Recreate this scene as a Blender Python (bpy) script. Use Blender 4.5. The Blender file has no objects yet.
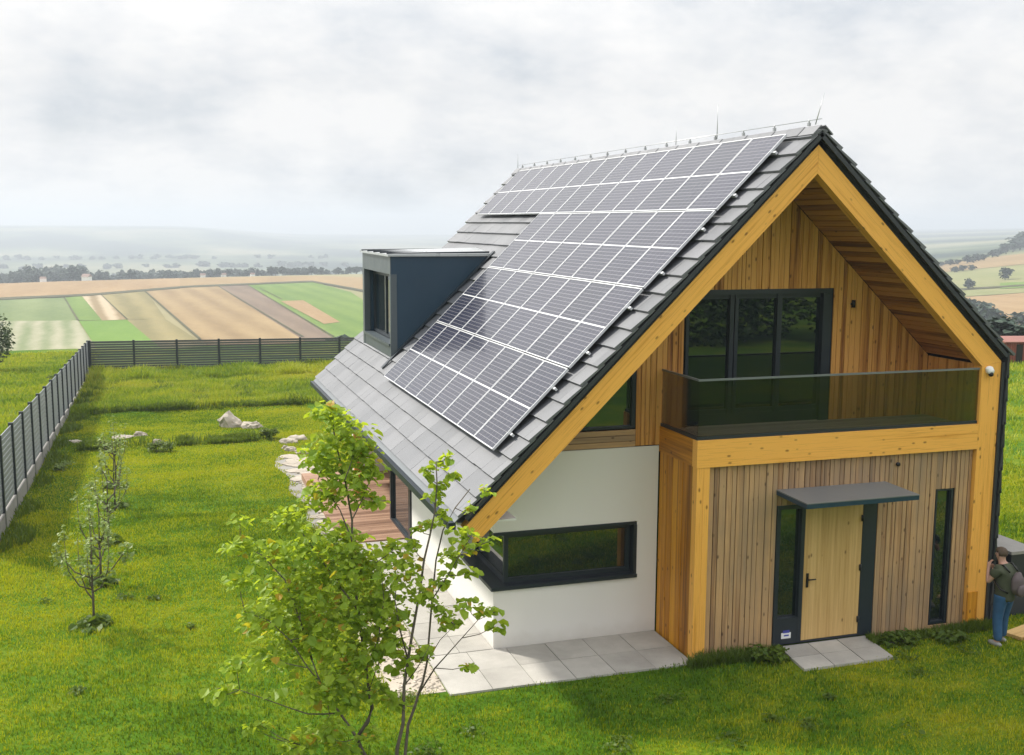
import bpy, bmesh, math, random
import numpy as np
from mathutils import Vector, Matrix, noise as mnoise
random.seed(7); rng = np.random.default_rng(7)
sc = bpy.context.scene
COL = sc.collection
R = math.radians

# ------------------------------------------------------------------ camera
CAM = np.array([-9.827, -15.078, 6.9224]); YAW, PITCH, ROLL, FPX = 0.3115, -0.1394, 0.0052, 1099.94
_f = np.array([math.sin(YAW)*math.cos(PITCH), math.cos(YAW)*math.cos(PITCH), math.sin(PITCH)])
_r0 = np.array([math.cos(YAW), -math.sin(YAW), 0.]); _u0 = np.cross(_r0, _f)
_r = _r0*math.cos(ROLL)+_u0*math.sin(ROLL); _u = -_r0*math.sin(ROLL)+_u0*math.cos(ROLL)
cd = bpy.data.cameras.new('camera'); cam = bpy.data.objects.new('camera', cd); COL.objects.link(cam)
cd.sensor_width = 36; cd.lens = FPX/1024*36; cd.clip_start = .1; cd.clip_end = 30000
cam.matrix_world = Matrix(((_r[0], _u[0], -_f[0], CAM[0]), (_r[1], _u[1], -_f[1], CAM[1]), (_r[2], _u[2], -_f[2], CAM[2]), (0, 0, 0, 1)))
sc.camera = cam

def ray(px, py):
    return _f*FPX + _r*(px-512) - _u*(py-377.5)
def at_depth(px, py, dep):                      # world point at a distance along the view axis
    return CAM + ray(px, py)/FPX*dep
def smooth(t):
    t = np.clip(t, 0, 1); return t*t*(3-2*t)

# ------------------------------------------------------------------ terrain height
def height(x, y):
    x = np.asarray(x, float); y = np.asarray(y, float)
    z = -0.035*np.maximum(0, np.minimum(y, 62)-9)
    edge = 62 - smooth((x-8)/25)*18
    z = z + (-22.14)*smooth((y-edge)/95)
    # grassy mounds across the back lawn
    wob = .35*np.sin(x*1.3)+.2*np.sin(x*3.1+1)
    left = smooth((x+13.2)/1.2)*(1-smooth((x+6.6)/.8))
    z = z + .16*np.exp(-((y-23.0-wob*.5)/.42)**2)*left*(.75+.25*np.sin(x*2.2))
    z = z + .14*np.exp(-((y-31.6-wob*.4)/.5)**2)*smooth((x+13.2)/1.5)*(1-smooth((x+4)/1.5))
    z = z + .05*np.sin(x*.33+1)*np.sin(y*.29)*smooth((np.hypot(x, y-6)-13)/10)
    d = np.hypot(x-CAM[0], y-CAM[1]); az = np.degrees(np.arctan2(x-CAM[0], y-CAM[1]))
    dc = 568 + np.clip((az+7)/16.5, 0, 1.3)*75
    fall = smooth((d-dc)/500)*36*(1-smooth((az-25)/10))
    ridge = smooth((d-2300)/1500)*(46 - 40*smooth((az-.2)/7.5))*(np.where(az < 60, 1, 1))
    hillr = smooth((d-330)/560)*np.clip(az-37.5, 0, 14)*2.55*(1-smooth((az-70)/40))
    far = (np.abs(az) < 110)
    z = z + np.where(far, -fall+ridge+hillr, 0)
    return z
def hz(x, y): return float(height(x, y))
def at_ground(px, py, lo=5., hi=4500.):
    d = ray(px, py); d = d/np.linalg.norm(d); t = lo
    while t < hi:
        P = CAM+d*t
        if P[2] < hz(P[0], P[1]):
            a, b = t-max(.1, t*.01), t
            for _ in range(24):
                m = .5*(a+b); P = CAM+d*m
                if P[2] < hz(P[0], P[1]): b = m
                else: a = m
            return CAM+d*b
        t += max(.1, t*.01)
    return CAM+d*hi

# ------------------------------------------------------------------ mesh builder
class MB:
    """collects polygons of ONE mesh; 'rnd' per face, 'gr' = board-local coordinates for grain"""
    def __init__(s): s.v = []; s.f = []; s.mi = []; s.rnd = []; s.gr = []; s.sm = []
    def add(s, vs, fs, mi=0, rnd=None, gr=None, sm=False):
        o = len(s.v); rn = random.random() if rnd is None else rnd
        s.v += [tuple(map(float, p)) for p in vs]
        s.gr += [tuple(map(float, p)) for p in (gr if gr is not None else vs)]
        for f in fs: s.f.append([i+o for i in f]); s.mi.append(mi); s.rnd.append(rn); s.sm.append(sm)
    HEX = [(0, 3, 2, 1), (4, 5, 6, 7), (0, 1, 5, 4), (1, 2, 6, 5), (2, 3, 7, 6), (3, 0, 4, 7)]
    def hexa(s, P, mi=0, rnd=None, grain=None):
        P = [np.array(p, float) for p in P]; gr = None
        if grain is not None:
            g = np.array(grain, float); g /= np.linalg.norm(g)
            a = np.cross(g, [0.31, .77, .55]); a /= np.linalg.norm(a); b = np.cross(g, a)
            off = np.array([random.uniform(0, 50), random.uniform(0, 50), random.uniform(0, 50)])
            gr = [np.array([p@g, p@a, p@b])+off for p in P]
        s.add(P, MB.HEX, mi, rnd, gr)
    def box(s, x0, x1, y0, y1, z0, z1, mi=0, rnd=None, grain=None):
        s.hexa([(x0, y0, z0), (x1, y0, z0), (x1, y1, z0), (x0, y1, z0), (x0, y0, z1), (x1, y0, z1), (x1, y1, z1), (x0, y1, z1)], mi, rnd, grain)
    def prism(s, poly, axis, a, b, mi=0, rnd=None, grain=None):
        """poly of 2D points (x,z for axis y / y,z for axis x / x,y for axis z), extruded from a to b"""
        n = len(poly)
        def pt(p, t):
            return {'y': (p[0], t, p[1]), 'x': (t, p[0], p[1]), 'z': (p[0], p[1], t)}[axis]
        vs = [pt(p, a) for p in poly]+[pt(p, b) for p in poly]
        fs = [list(range(n)), list(range(2*n-1, n-1, -1))]+[(i, i+n, (i+1) % n+n, (i+1) % n) for i in range(n)]
        gr = None
        if grain is not None:
            g = np.array(grain, float); g /= np.linalg.norm(g)
            aa = np.cross(g, [0.31, .77, .55]); aa /= np.linalg.norm(aa); bb = np.cross(g, aa)
            off = np.array([random.uniform(0, 50) for _ in range(3)])
            gr = [np.array([np.array(p)@g, np.array(p)@aa, np.array(p)@bb])+off for p in vs]
        s.add(vs, fs, mi, rnd, gr)
    def tube(s, pts, rad, n=6, mi=0, rnd=None, cap=True):
        pts = [np.array(p, float) for p in pts]; m = len(pts); vs = []
        rad = rad if hasattr(rad, '__len__') else [rad]*m
        for i, p in enumerate(pts):
            t = pts[min(i+1, m-1)]-pts[max(i-1, 0)]; t = t/(np.linalg.norm(t)+1e-9)
            a = np.cross(t, [0, 0, 1] if abs(t[2]) < .9 else [1, 0, 0]); a /= np.linalg.norm(a); b = np.cross(t, a)
            for k in range(n):
                w = 2*math.pi*k/n; vs.append(p+rad[i]*(a*math.cos(w)+b*math.sin(w)))
        fs = [(i*n+k, i*n+(k+1) % n, (i+1)*n+(k+1) % n, (i+1)*n+k) for i in range(m-1) for k in range(n)]
        if cap: fs += [list(range(n))[::-1], [(m-1)*n+k for k in range(n)]]
        s.add(vs, fs, mi, rnd, sm=True)
    def blob(s, c, r, sub=2, amp=.2, freq=1., mi=0, rnd=None, seed=0, sm=True):
        bm = bmesh.new(); bmesh.ops.create_icosphere(bm, subdivisions=sub, radius=1)
        vs = []
        for v in bm.verts:
            d = np.array(v.co); k = 1+amp*mnoise.noise(Vector(d*freq)+Vector((seed*3.1, seed*1.7, seed)))*2
            vs.append(np.array(c)+d*k*np.array(r))
        s.add(vs, [[q.index for q in f.verts] for f in bm.faces], mi, rnd, sm=sm); bm.free()
    def mesh(s, name, mats, fix=True):
        me = bpy.data.meshes.new(name); me.from_pydata(s.v, [], s.f)
        for m in mats: me.materials.append(m)
        me.polygons.foreach_set('material_index', s.mi); me.polygons.foreach_set('use_smooth', s.sm)
        a = me.attributes.new('rnd', 'FLOAT', 'FACE'); a.data.foreach_set('value', s.rnd)
        g = me.attributes.new('gr', 'FLOAT_VECTOR', 'POINT'); g.data.foreach_set('vector', [c for p in s.gr for c in p])
        if fix:
            bm = bmesh.new(); bm.from_mesh(me); bmesh.ops.recalc_face_normals(bm, faces=bm.faces); bm.to_mesh(me); bm.free()
        return me
    def build(s, name, mats, parent=None, label=None, fix=True):
        if not isinstance(mats, (list, tuple)): mats = [mats]
        return link(name, s.mesh(name, mats, fix), parent, label)
def link(name, data, parent=None, label=None):
    o = bpy.data.objects.new(name, data); COL.objects.link(o)
    if parent: o.parent = parent
    if label: o['label'] = label
    return o
def tag(o, label, cat, group=None):
    o['label'] = label; o['category'] = cat
    if group: o['group'] = group
    return o
def empty(name, loc, label, cat, group=None, rz=0):
    o = bpy.data.objects.new(name, None); COL.objects.link(o); o.location = loc; o.rotation_euler.z = rz
    o.empty_display_size = .2
    return tag(o, label, cat, group)
def struct(o, kind='structure'): o['kind'] = kind; return o
def dup(o, loc=None, rz=None, scale=None, label=None, parent=None):
    c = o.copy(); COL.objects.link(c)
    if parent is not None: c.parent = parent
    if loc is not None: c.location = loc
    if rz is not None: c.rotation_euler.z = rz
    if scale is not None: c.scale = scale
    if label: c['label'] = label
    for ch in list(o.children): dup(ch, parent=c)
    return c

# ------------------------------------------------------------------ materials
class NT:
    def __init__(s, name):
        s.m = bpy.data.materials.new(name); s.m.use_nodes = True; s.t = s.m.node_tree; s.t.nodes.clear()
        s.out = s.n('ShaderNodeOutputMaterial')
    def n(s, typ, **kw):
        nd = s.t.nodes.new(typ)
        for k, v in kw.items():
            if k.startswith('i_'):
                key = k[2:]; key = int(key) if key.isdigit() else key.replace('_', ' ')
                if isinstance(v, bpy.types.NodeSocket): s.t.links.new(v, nd.inputs[key])
                else: nd.inputs[key].default_value = v
            else: setattr(nd, k, v)
        return nd
    def math(s, op, a, b=0., c=0.):
        return s.n('ShaderNodeMath', operation=op, i_0=a, i_1=b, i_2=c).outputs[0]
    def ramp(s, fac, stops):
        r = s.n('ShaderNodeValToRGB', i_Fac=fac); e = r.color_ramp.elements
        while len(e) < len(stops): e.new(.5)
        for q, (p, c) in zip(e, stops): q.position = p; q.color = (c[0], c[1], c[2], 1) if hasattr(c, '__len__') else (c, c, c, 1)
        return r.outputs[0]
    def mix(s, fac, a, b, blend='MIX'):
        r = s.n('ShaderNodeMix', data_type='RGBA', blend_type=blend)
        for i, v in ((0, fac), (6, a), (7, b)):
            if isinstance(v, bpy.types.NodeSocket): s.t.links.new(v, r.inputs[i])
            elif i == 0: r.inputs[0].default_value = v
            else: r.inputs[i].default_value = (v[0], v[1], v[2], 1)
        return r.outputs[2]
    def attr(s, name, out='Fac'): return s.n('ShaderNodeAttribute', attribute_name=name).outputs[out]
    def noise(s, vec, scale, detail=3., rough=.55, sc3=None, out='Fac'):
        if sc3 is not None: vec = s.n('ShaderNodeMapping', i_Vector=vec, i_Scale=sc3).outputs[0]
        return s.n('ShaderNodeTexNoise', i_Vector=vec, i_Scale=scale, i_Detail=detail, i_Roughness=rough).outputs[out]
    def obj(s): return s.n('ShaderNodeTexCoord').outputs['Object']
    def pos(s): return s.n('ShaderNodeNewGeometry').outputs['Position']
    def bsdf(s, color, rough=.6, spec=.5, metal=0., bump=None, bs=.3, bd=.01, **kw):
        b = s.n('ShaderNodeBsdfPrincipled')
        for k, v in (('Base Color', color), ('Roughness', rough), ('Specular IOR Level', spec), ('Metallic', metal)):
            if isinstance(v, bpy.types.NodeSocket): s.t.links.new(v, b.inputs[k])
            elif k == 'Base Color': b.inputs[k].default_value = (v[0], v[1], v[2], 1)
            else: b.inputs[k].default_value = v
        for k, v in kw.items(): b.inputs[k.replace('_', ' ')].default_value = v
        if bump is not None:
            bp = s.n('ShaderNodeBump', i_Height=bump, i_Strength=bs, i_Distance=bd); s.t.links.new(bp.outputs[0], b.inputs['Normal'])
        return b.outputs[0]
    def done(s, shader): s.t.links.new(shader, s.out.inputs[0]); return s.m

def mat_plain(name, col, rough=.5, metal=0., spec=.5, var=.12, vs=3.):
    t = NT(name); n = t.noise(t.obj(), vs, 5)
    c = t.mix(n, [x*(1-var) for x in col], [min(1, x*(1+var)) for x in col])
    rr = t.math('MULTIPLY_ADD', n, .2, rough-.1)
    return t.done(t.bsdf(c, rr, spec, metal, bump=t.noise(t.obj(), vs*12, 3), bs=.05))

def mat_wood(name, ca, cb, cdark, knots=.5, streak=1., rough=.55, weather=None, bvar=.35):
    """grain runs along gr.x; every board gets its own tone from rnd"""
    t = NT(name); g = t.attr('gr', 'Vector'); rn = t.attr('rnd')
    n1 = t.noise(g, 1., 6, .62, (.55, 22, 22)); n2 = t.noise(g, 1., 4, .6, (.25, 5, 5)); n3 = t.noise(g, 1., 3, .5, (1.5, 90, 90))
    f = t.math('ADD', t.math('MULTIPLY', n1, .55*streak), t.math('MULTIPLY', n2, .45))
    f = t.math('ADD', f, t.math('MULTIPLY', t.math('SUBTRACT', rn, .5), bvar))
    c = t.ramp(f, [(.29, cdark), (.43, ca), (.59, cb)])
    c = t.mix(t.math('MULTIPLY', t.math('GREATER_THAN', n3, .6), .28), c, cdark)
    if weather is not None:
        w = t.noise(g, 1., 5, .65, (.3, 9, 9)); pz = t.noise(t.pos(), .9, 4)
        wf = t.math('MULTIPLY', t.ramp(t.math('ADD', t.math('MULTIPLY', w, .6), t.math('MULTIPLY', pz, .45)), [(.36, 0), (.68, 1)]), .9)
        c = t.mix(wf, c, weather)
    mp = t.n('ShaderNodeMapping', i_Vector=g, i_Scale=(4.2, 8, 8)).outputs[0]
    v = t.n('ShaderNodeTexVoronoi', i_Vector=mp, i_Scale=1.)
    kn = t.math('MULTIPLY', t.ramp(v.outputs['Distance'], [(.07, 1), (.19, 0)]), t.math('LESS_THAN', t.n('ShaderNodeSeparateColor', i_Color=v.outputs['Color']).outputs[0], knots))
    c = t.mix(t.math('MULTIPLY', kn, .75), c, [x*.4 for x in cdark])
    return t.done(t.bsdf(c, rough, .35, bump=n1, bs=.25, bd=.004))

M = {}
M['gold'] = mat_wood('golden larch timber', (.62, .265, .030), (.86, .435, .085), (.30, .105, .010), .75, 1.45, .5, None, .25)
M['side'] = mat_wood('golden larch boards', (.50, .195, .010), (.72, .33, .024), (.22, .08, .006), .3, 1.15, .5, None, .4)
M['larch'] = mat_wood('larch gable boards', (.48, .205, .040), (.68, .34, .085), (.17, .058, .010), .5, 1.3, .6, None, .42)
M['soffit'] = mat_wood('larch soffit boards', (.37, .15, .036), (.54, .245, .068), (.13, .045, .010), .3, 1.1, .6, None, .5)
M['weath'] = mat_wood('weathered larch boards', (.34, .180, .075), (.58, .355, .165), (.085, .040, .015), .5, 1.5, .75, (.27, .195, .125), .55)
M['door'] = mat_wood('pale oak door', (.52, .33, .12), (.64, .43, .18), (.34, .19, .06), .25, 1, .5, None, .1)
M['deck'] = mat_wood('deck boards', (.26, .22, .19), (.36, .31, .27), (.14, .11, .09), .2, 1, .7, None, .4)
M['terr'] = mat_wood('reddish deck boards', (.27, .155, .095), (.37, .225, .15), (.15, .075, .045), .2, 1, .7, None, .4)
def mk_slate(name, ca, cb, rough, spec=.5):
    t = NT(name); rn = t.attr('rnd'); n = t.noise(t.pos(), 9., 6, .65); n2 = t.noise(t.pos(), .7, 3)
    c = t.mix(t.math('ADD', t.math('MULTIPLY', rn, .6), t.math('MULTIPLY', n, .4)), ca, cb)
    r = t.math('ADD', rough-.13, t.math('ADD', t.math('MULTIPLY', n2, .16), t.math('MULTIPLY', rn, .1)))
    return t.done(t.bsdf(c, r, spec, bump=n, bs=.3, bd=.004))
M['slate'] = mk_slate('grey slate tiles', (.080, .085, .096), (.125, .13, .147), .46, 1.)
M['slatew'] = mk_slate('black slate cladding', (.018, .021, .026), (.035, .04, .048), .5)
M['dark'] = mat_plain('anthracite metal', (.016, .024, .032), .42, 0, .5, .2)
M['navy'] = mat_plain('dark blue metal cladding', (.012, .040, .072), .38, 0, .5, .18, 1.2)
M['black'] = mat_plain('black under-roof membrane', (.008, .009, .011), .8)
M['zinc'] = mat_plain('pale zinc sheet', (.44, .46, .47), .3, .15)
M['zincd'] = mat_plain('weathered zinc sheet', (.17, .185, .195), .35, .1)
M['dark2'] = mat_plain('dark zinc facing', (.085, .105, .118), .35, .05)
M['alu'] = mat_plain('aluminium', (.72, .73, .75), .35, .55, .5, .05)
M['steel'] = mat_plain('galvanised steel', (.45, .46, .47), .4, .8)
M['white'] = mat_plain('white plastic', (.8, .8, .8), .4, 0, .5, .04)
M['blue'] = mat_plain('blue sticker ink', (.06, .07, .35), .5, 0, .4, .05)
M['iron'] = mat_plain('black ironmongery', (.012, .012, .012), .35, .3)
def mk_render():
    t = NT('white render'); p = t.pos(); n = t.noise(p, 60, 3); n2 = t.noise(p, .8, 4, .6, (1, 1, .35))
    sep = t.n('ShaderNodeSeparateXYZ', i_Vector=p).outputs[2]
    damp = t.math('MULTIPLY', t.ramp(t.math('ADD', sep, t.math('MULTIPLY', t.noise(p, 5, 4), .3)), [(.05, 1), (.45, 0)]), .6)
    c = t.mix(n2, (.72, .70, .67), (.80, .785, .755)); c = t.mix(damp, c, (.52, .48, .42))
    return t.done(t.bsdf(c, .85, .2, bump=n, bs=.35, bd=.003))
M['render'] = mk_render()
def mk_glass(name, tint=(.006, .012, .016), rough=.012, spec=.5):
    t = NT(name); n = t.noise(t.pos(), .9, 2)
    return t.done(t.bsdf(tint, rough, spec, bump=n, bs=.03, bd=.02, IOR=2.05))
M['pane'] = mk_glass('dark window glass')
def mk_smoke():
    t = NT('smoked balustrade glass'); fr = t.n('ShaderNodeFresnel', i_IOR=1.5).outputs[0]
    tr = t.n('ShaderNodeBsdfTransparent', i_Color=(.60, .60, .59, 1)).outputs[0]
    gl = t.n('ShaderNodeBsdfGlossy', i_Color=(.9, .95, .95, 1), i_Roughness=.01).outputs[0]
    return t.done(t.n('ShaderNodeMixShader', i_0=t.math('MULTIPLY', fr, .55), i_1=tr, i_2=gl).outputs[0])
M['smoke'] = mk_smoke()
def mk_cells():
    t = NT('solar cells under glass'); uv = t.n('ShaderNodeTexCoord').outputs['UV']
    s = t.n('ShaderNodeSeparateXYZ', i_Vector=uv)
    def line(c, n, w):
        fr = t.math('FRACT', t.math('MULTIPLY', c, n)); a = t.math('ABSOLUTE', t.math('SUBTRACT', fr, .5))
        return t.math('GREATER_THAN', a, .5-w)
    rows = line(s.outputs[1], 20., .075); cols = line(s.outputs[0], 6., .018); bus = line(s.outputs[0], 30., .06)
    mid = t.math('LESS_THAN', t.math('ABSOLUTE', t.math('SUBTRACT', s.outputs[1], .5)), .0085)
    oi = t.n('ShaderNodeObjectInfo').outputs['Random']; n = t.noise(t.pos(), 2.2, 3)
    cell = t.mix(t.math('ADD', t.math('MULTIPLY', oi, .7), t.math('MULTIPLY', n, .3)), (.006, .009, .026), (.018, .018, .042))
    c = t.mix(t.math('MULTIPLY', bus, .12), cell, (.2, .2, .22))
    c = t.mix(t.math('MULTIPLY', rows, .6), c, (.25, .24, .26)); c = t.mix(t.math('MULTIPLY', cols, .5), c, (.30, .29, .31))
    c = t.mix(mid, c, (.7, .7, .71))
    return t.done(t.bsdf(c, t.math('MULTIPLY_ADD', n, .08, .22), .35, Coat_Weight=.4, Coat_Roughness=.05))
M['cells'] = mk_cells()
def mk_stone(name, ca, cb, scale, joints=True, bump=.4):
    t = NT(name); p = t.pos(); n = t.noise(p, scale*3, 6, .65); rn = t.attr('rnd')
    c = t.mix(t.math('ADD', t.math('MULTIPLY', n, .6), t.math('MULTIPLY', rn, .4)), ca, cb)
    st = t.ramp(t.noise(p, scale*.6, 4), [(.45, 0), (.7, 1)])
    c = t.mix(t.math('MULTIPLY', st, .35), c, [x*.6 for x in ca])
    return t.done(t.bsdf(c, .85, .25, bump=t.noise(p, scale*14, 4), bs=bump, bd=.01))
M['slab'] = mk_stone('concrete paving slabs', (.30, .285, .26), (.54, .52, .48), 1.5)
M['rock'] = mk_stone('pale limestone', (.30, .26, .21), (.52, .47, .40), 2.5, bump=.9)
M['conc'] = mk_stone('concrete kerb', (.24, .23, .21), (.36, .345, .32), 2.)
M['peb'] = mk_stone('pale gravel', (.40, .34, .27), (.62, .57, .50), 3.)
def mk_foliage(name, ca, cb, trans=.35, rough=.45, cold=None):
    t = NT(name); rn = t.attr('rnd'); n = t.noise(t.pos(), 1.3, 3)
    c = t.mix(t.math('ADD', t.math('MULTIPLY', rn, .65), t.math('MULTIPLY', n, .35)), ca, cb)
    if cold: c = t.mix(t.math('GREATER_THAN', rn, .965), c, cold)
    b = t.bsdf(c, rough, .35)
    tl = t.n('ShaderNodeBsdfTranslucent', i_Color=t.mix(.5, c, (min(1, cb[0]*1.9), min(1, cb[1]*1.7), cb[2]*.8))).outputs[0]
    return t.done(t.n('ShaderNodeMixShader', i_0=trans, i_1=b, i_2=tl).outputs[0])
M['leaf'] = mk_foliage('linden leaves', (.085, .195, .012), (.42, .53, .05), .5, .5, (.45, .26, .03))
M['leafs'] = mk_foliage('sapling leaves', (.09, .17, .03), (.28, .35, .11), .35)
def turf_patches(t, p):
    big = t.noise(p, .16, 4, .6); med = t.noise(p, .5, 5, .6, (.7, 1.3, 1)); 
    sm = t.noise(p, 2.6, 4, .65, (.8, 1.2, 1))
    return t.math('ADD', t.math('MULTIPLY', big, .4), t.math('ADD', t.math('MULTIPLY', med, .36), t.math('MULTIPLY', sm, .24)))
def mk_grass(name, stops, var=.5, trans=.42):
    t = NT(name); p = t.pos(); rn = t.attr('rnd')
    f = t.math('ADD', turf_patches(t, p), t.math('MULTIPLY', t.math('SUBTRACT', rn, .5), var*.3))
    c = t.ramp(f, stops); c = t.mix(t.math('MULTIPLY', t.math('GREATER_THAN', rn, .93), .5), c, (.32, .30, .07))
    b = t.bsdf(c, .5, .3); tl = t.n('ShaderNodeBsdfTranslucent', i_Color=t.mix(.5, c, (.30, .38, .01))).outputs[0]
    return t.done(t.n('ShaderNodeMixShader', i_0=trans, i_1=b, i_2=tl).outputs[0])
M['blade'] = mk_grass('grass blades', [(.40, (.034, .105, .003)), (.46, (.100, .205, .004)), (.515, (.245, .315, .006)), (.58, (.44, .43, .012))], 1.1)
M['bladem'] = mk_grass('meadow blades', [(.36, (.05, .14, .006)), (.45, (.17, .27, .010)), (.54, (.34, .38, .018)), (.66, (.50, .46, .03))], .8)
M['bladed'] = mk_foliage('rank dark grass', (.045, .10, .010), (.13, .19, .015), .4, .5)
M['bush'] = mk_foliage('bush leaves', (.020, .045, .012), (.06, .10, .022), .2)
M['fartree'] = mk_foliage('distant tree crowns', (.018, .040, .032), (.050, .078, .048), .12, .7)
def mk_bark(name, c1, c2):
    t = NT(name); n = t.noise(t.obj(), 14, 5, .6, (1, 1, .25)); return t.done(t.bsdf(t.mix(n, c1, c2), .85, .2, bump=n, bs=.5, bd=.01))
M['bark'] = mk_bark('grey brown bark', (.06, .05, .04), (.17, .145, .12))
def mk_ground():
    t = NT('turf soil and far fields'); p = t.pos(); s = t.n('ShaderNodeSeparateXYZ', i_Vector=p)
    fine = t.noise(p, 9., 4, .7)
    f = t.math('ADD', turf_patches(t, p), t.math('MULTIPLY', t.math('SUBTRACT', fine, .5), .2))
    lawn = t.ramp(f, [(.36, (.024, .075, .004)), (.48, (.06, .13, .005)), (.58, (.14, .18, .008)), (.66, (.24, .22, .014))])
    dist = t.n('ShaderNodeVectorMath', operation='LENGTH', i_0=p).outputs['Value']
    v = t.n('ShaderNodeTexVoronoi', i_Vector=t.n('ShaderNodeMapping', i_Vector=p, i_Rotation=(0, 0, .5), i_Scale=(.008, .0028, 0.)).outputs[0], i_Scale=1.)
    fc = t.n('ShaderNodeSeparateColor', i_Color=v.outputs['Color']).outputs[0]
    field = t.ramp(fc, [(.0, (.10, .15, .05)), (.3, (.30, .25, .13)), (.55, (.16, .20, .07)), (.75, (.34, .28, .16)), (1., (.22, .22, .11))])
    field = t.mix(t.math('MULTIPLY', t.noise(p, .05, 5), .4), field, (.16, .17, .08))
    field.node.inputs
    far = t.ramp(t.math('DIVIDE', dist, 400.), [(.28, 0), (.42, 1)])
    wood = t.ramp(t.noise(p, .0022, 6, .6, (1, .5, 1)), [(.42, (.03, .05, .04)), (.5, (.11, .14, .08)), (.6, (.24, .23, .14))])
    field = t.mix(t.ramp(t.math('DIVIDE', dist, 2000.), [(.34, 0), (.5, 1)]), field, wood)
    c = t.mix(far, lawn, field)
    return t.done(t.bsdf(c, .95, .1, bump=fine, bs=.5, bd=.04))
M['ground'] = mk_ground()
def mk_field(name, ca, cb, stripe=0., ang=0., sw=.25):
    t = NT(name); p = t.pos(); rp = t.n('ShaderNodeMapping', i_Vector=p, i_Rotation=(0, 0, ang), i_Scale=(1, .25, 1)).outputs[0]; n = t.noise(rp, .05, 6, .65); n2 = t.noise(rp, .5, 5, .75)
    f = t.math('ADD', t.math('MULTIPLY', n, .6), t.math('MULTIPLY', n2, .4))
    if stripe:
        mp = t.n('ShaderNodeMapping', i_Vector=p, i_Rotation=(0, 0, ang)).outputs[0]
        w = t.n('ShaderNodeTexWave', i_Vector=mp, i_Scale=sw, i_Distortion=1.2, i_Detail=2.).outputs['Fac']
        f = t.math('ADD', t.math('MULTIPLY', f, 1-stripe), t.math('MULTIPLY', w, stripe))
    return t.done(t.bsdf(t.ramp(f, [(.32, ca), (.66, cb)]), .95, .1))

# ------------------------------------------------------------------ world, sun, haze
EL = math.atan2(1, .99); SAZ = math.atan2(-.65, .75)
w = bpy.data.worlds.new('World'); sc.world = w; w.use_nodes = True; nt = w.node_tree; nt.nodes.clear()
class WT(NT):
    def __init__(s): s.t = nt
t = WT(); out = t.n('ShaderNodeOutputWorld'); bg = t.n('ShaderNodeBackground')
sky = t.n('ShaderNodeTexSky', sky_type='NISHITA', sun_disc=False, sun_elevation=EL, sun_rotation=SAZ, altitude=300., air_density=1.1, dust_density=2.5)
dirv = t.n('ShaderNodeTexCoord').outputs['Generated']
sx = t.n('ShaderNodeSeparateXYZ', i_Vector=dirv); zz = t.math('ADD', t.math('MAXIMUM', sx.outputs[2], 0.), .42)
pl = t.n('ShaderNodeCombineXYZ', i_X=t.math('DIVIDE', sx.outputs[0], zz), i_Y=t.math('DIVIDE', sx.outputs[1], zz), i_Z=0.).outputs[0]
n1 = t.noise(pl, 2.9, 7, .58); n2 = t.noise(pl, 1.1, 4, .5); n3 = t.noise(pl, 6., 6, .6)
cl = t.math('ADD', t.math('MULTIPLY', n1, .5), t.math('ADD', t.math('MULTIPLY', n2, .25), t.math('MULTIPLY', n3, .25)))
cloudc = t.ramp(cl, [(.37, (5.2, 5.55, 6.0)), (.45, (6.6, 6.75, 6.95)), (.54, (7.85, 7.8, 7.75))])
cov = t.ramp(n1, [(.28, .86), (.45, 1.)])
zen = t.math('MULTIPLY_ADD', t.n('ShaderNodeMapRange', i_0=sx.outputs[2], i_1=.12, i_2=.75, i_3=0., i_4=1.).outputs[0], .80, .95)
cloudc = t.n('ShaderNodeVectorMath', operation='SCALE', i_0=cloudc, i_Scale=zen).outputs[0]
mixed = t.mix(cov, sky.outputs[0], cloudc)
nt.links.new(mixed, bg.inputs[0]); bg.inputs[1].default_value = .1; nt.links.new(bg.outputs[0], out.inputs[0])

ld = bpy.data.lights.new('sun', 'SUN'); ld.energy = 4.0; ld.angle = R(4); ld.color = (1, .95, .86)
sun = bpy.data.objects.new('sun', ld); COL.objects.link(sun)
sun.rotation_euler = Vector((.65, -.75, -1)).to_track_quat('-Z', 'Y').to_euler()
HAZE = .00052
def haze():
    t = NT('hazy air'); t.t.nodes.remove(t.out); o = t.n('ShaderNodeOutputMaterial')
    pv = t.n('ShaderNodeVolumePrincipled', i_Color=(.80, .87, .95, 1), i_Density=HAZE, i_Anisotropy=.2)
    t.t.links.new(pv.outputs[0], o.inputs['Volume'])
    m = MB(); m.box(-6000, 6000, -6000, 6000, -64, 46); ob = m.build('haze', t.m); struct(ob, 'stuff'); ob['label'] = 'pale summer haze over the valley'
haze()

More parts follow.
